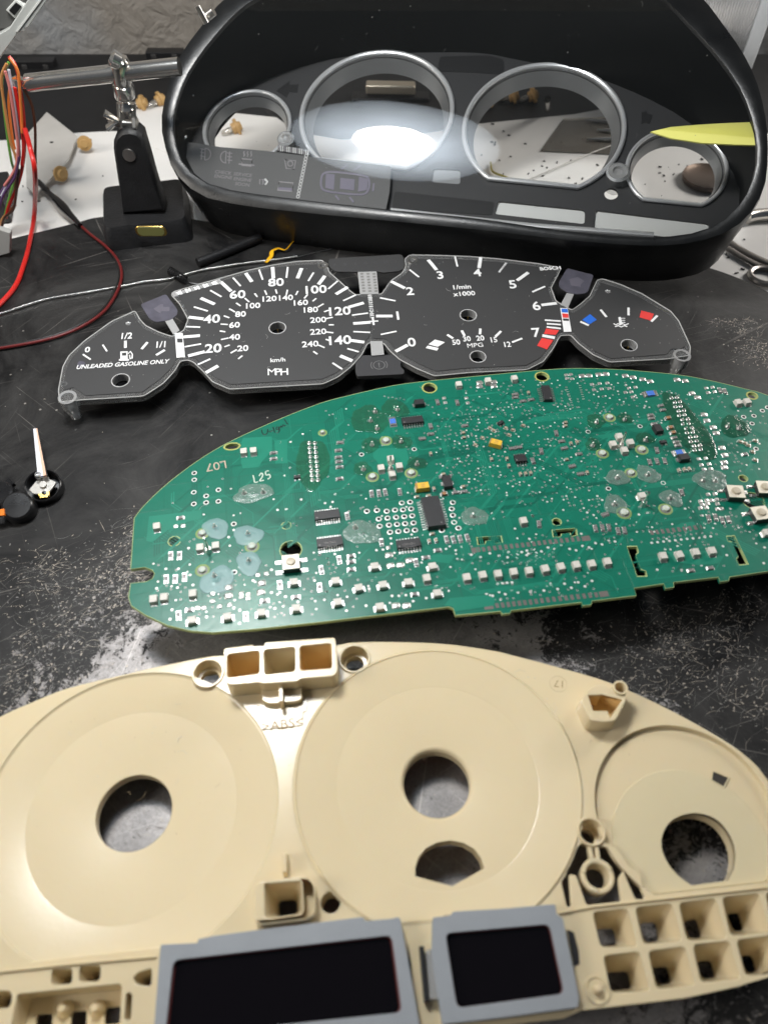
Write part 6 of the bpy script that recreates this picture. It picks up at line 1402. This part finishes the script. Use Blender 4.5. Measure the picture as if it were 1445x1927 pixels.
# forceps on the right
fz = thing('forceps', 'steel forceps with finger rings lying at the right edge beside the housing foot', 'forceps', loc=(0, 0, 0)); zf = -1.5
fm = mat('forceps_steel', (.36, .34, .32), .3, .9)
MB().tube(pzc([(1368, 452), (1392, 468), (1420, 483), (1470, 505)], zf), 2.3, fm, 10, flat=.6).build('arm', fz); MB().tube(pzc([(1362, 462), (1388, 478), (1412, 492), (1428, 500)], zf), 2.0, fm, 10, flat=.6).build('arm', fz)
q = P(1441, 519, zf); MB().tube([(q.x + 9 * cos(a), q.y + 8 * sin(a), zf) for a in [i * pi / 14 for i in range(28)]], 1.8, fm, 8, closed=True).build('finger_ring', fz)
tag(MB().tube(pzc([(1405, 409), (1430, 404), (1500, 400)], 0), 4.0, steel, 14).build('chrome_handle'), 'dull chrome tool handle at the right edge above the forceps', 'handle')
# ---- gauge needles at the left
dk = mat('hub_black', (.012, .012, .013), .30, rvar=.08); peach = mat('needle_peach', (.80, .50, .36), .4); nw = mat('needle_white', (.78, .78, .84), .35, sss=.2); ora = mat('needle_orange', (.90, .22, .01), .4)
dz = mat('diffuser_grey', (.52, .50, .46), .3, bump=.5, bscale=200)
def hubframe(px, py, z, tilt, roll, yaw): return Frame(rot3(RD(tilt), RD(roll), RD(yaw)), P(px, py, z))
A_ = hubframe(80, 913, 6.0, 17, 6, 8); na = thing('gauge_needle', 'upturned gauge needle with open black hub and pale pointer standing out above it', 'gauge needle', A_)
m = MB(); m.lathe([(7.0, -4.8), (7.1, 0), (7.5, .35), (7.9, 0), (8.2, -5.5), (7.6, -6.2), (.01, -6.2)], dk, n=56); m.lathe([(.01, -4.8), (7.0, -4.8)], dk, n=56); m.build('hub', na)
def al(x, y, h=0): q = A_.px(*cr('N', x, y), h); return (q.x, q.y, h)
m = MB(); pl_ = [Vector(al(x, y, -1)[:2]) for x, y in ((330, 855), (380, 800), (412, 752), (480, 755), (500, 690), (540, 685), (560, 735), (640, 768), (600, 830), (560, 880), (540, 900), (440, 905), (380, 900))]
m.prism([tuple(p) for p in roundpoly(pl_, .5, 2)], -2.2, -.6, dz); m.lathe([(1.6, 1.2), (1.4, -.6)], dz, tuple(al(492, 800, -.6)), 20, cap0=True); m.build('light_guide', na, bevel=.2)
m = MB(); m.prism([tuple(Vector(al(x, y, 0)[:2])) for x, y in ((435, 905), (530, 880), (560, 870), (562, 925), (545, 915), (545, 940), (450, 950), (455, 925), (440, 930))], -1.0, .5, gold); m.build('brass_clip', na, bevel=.1)
m = MB(); m.lathe([(1.0, .56), (.01, .6)], blackgloss, tuple([*al(505, 893, 0)[:2], 0]), 16); m.build('clip_hole', na)
m = MB(); c_ = al(435, 690, 2); m.lathe([(1.5, -2.5), (1.6, .5), (1.2, 1.3), (.7, 1.5), (.6, .9), (.01, .8)], acr, c_, 20); m.build('clear_stud', na)
m = MB(); a0 = Vector(al(475, 700, 1.2)); 
def needle(base, tip, w0, w1, th, ma, mb_, mc):
    m = MB(); d = (tip - base); n_ = d.cross(Vector((0, 0, 1))).normalized(); up_ = n_.cross(d).normalized()
    for (u0, u1, mm, h_) in ((-1, .15, ma, 1.0), (.15, .8, mb_, .85), (.8, 1.0, mc, .9)):
        ring = lambda c, w_: [c + n_ * w_ * u0 - up_ * th / 2, c + n_ * w_ * u1 - up_ * th / 2, c + n_ * w_ * u1 + up_ * th / 2 * h_, c + n_ * w_ * u0 + up_ * th / 2 * h_]
        m.loft([ring(base, w0), ring(tip, w1)], mm, True, True, True)
    return m
bw_, tw_ = P(81, 897, 9), P(67.5, 808, 12); Mi = (Matrix.Translation(A_.T) @ A_.M.to_4x4()).inverted()
needle(Mi @ bw_, Mi @ tw_, 2.0, .95, 1.6, nw, peach, dk).build('pointer', na)
B_ = hubframe(33, 952, 6.2, 20, 8, 0); nb = thing('gauge_needle', 'black round needle hub with bright orange pointer running off the left edge', 'gauge needle', B_)
m = MB(); m.lathe([(.01, 1.2), (5.6, 1.1), (6.4, .5), (6.9, -.6), (7.2, -6.0), (5.0, -6.4), (.01, -6.4)], dk, n=56); m.build('hub', nb)
MiB = (Matrix.Translation(B_.T) @ B_.M.to_4x4()).inverted(); needle(MiB @ P(9, 964, 7), MiB @ P(-60, 975, 7), 1.5, 1.2, 1.4, ora, ora, ora).build('pointer', nb)
C_ = hubframe(-3, 930, 5.5, 10, -6, 0); nc = thing('gauge_needle', 'black round needle hub with square tail, cut off by the left edge', 'gauge needle', C_)
m = MB(); m.lathe([(.01, 1.0), (5.8, .9), (6.6, .3), (7.0, -5.2), (.01, -5.4)], dk, n=56); m.build('hub', nc)
qq = Vector(C_.px(*cr('N', 95, 775), -1)); MB().box((qq.x, qq.y, -2.0), (4.4, 3.6, 2.2), dk, -.75).build('counterweight', nc, bevel=.2)
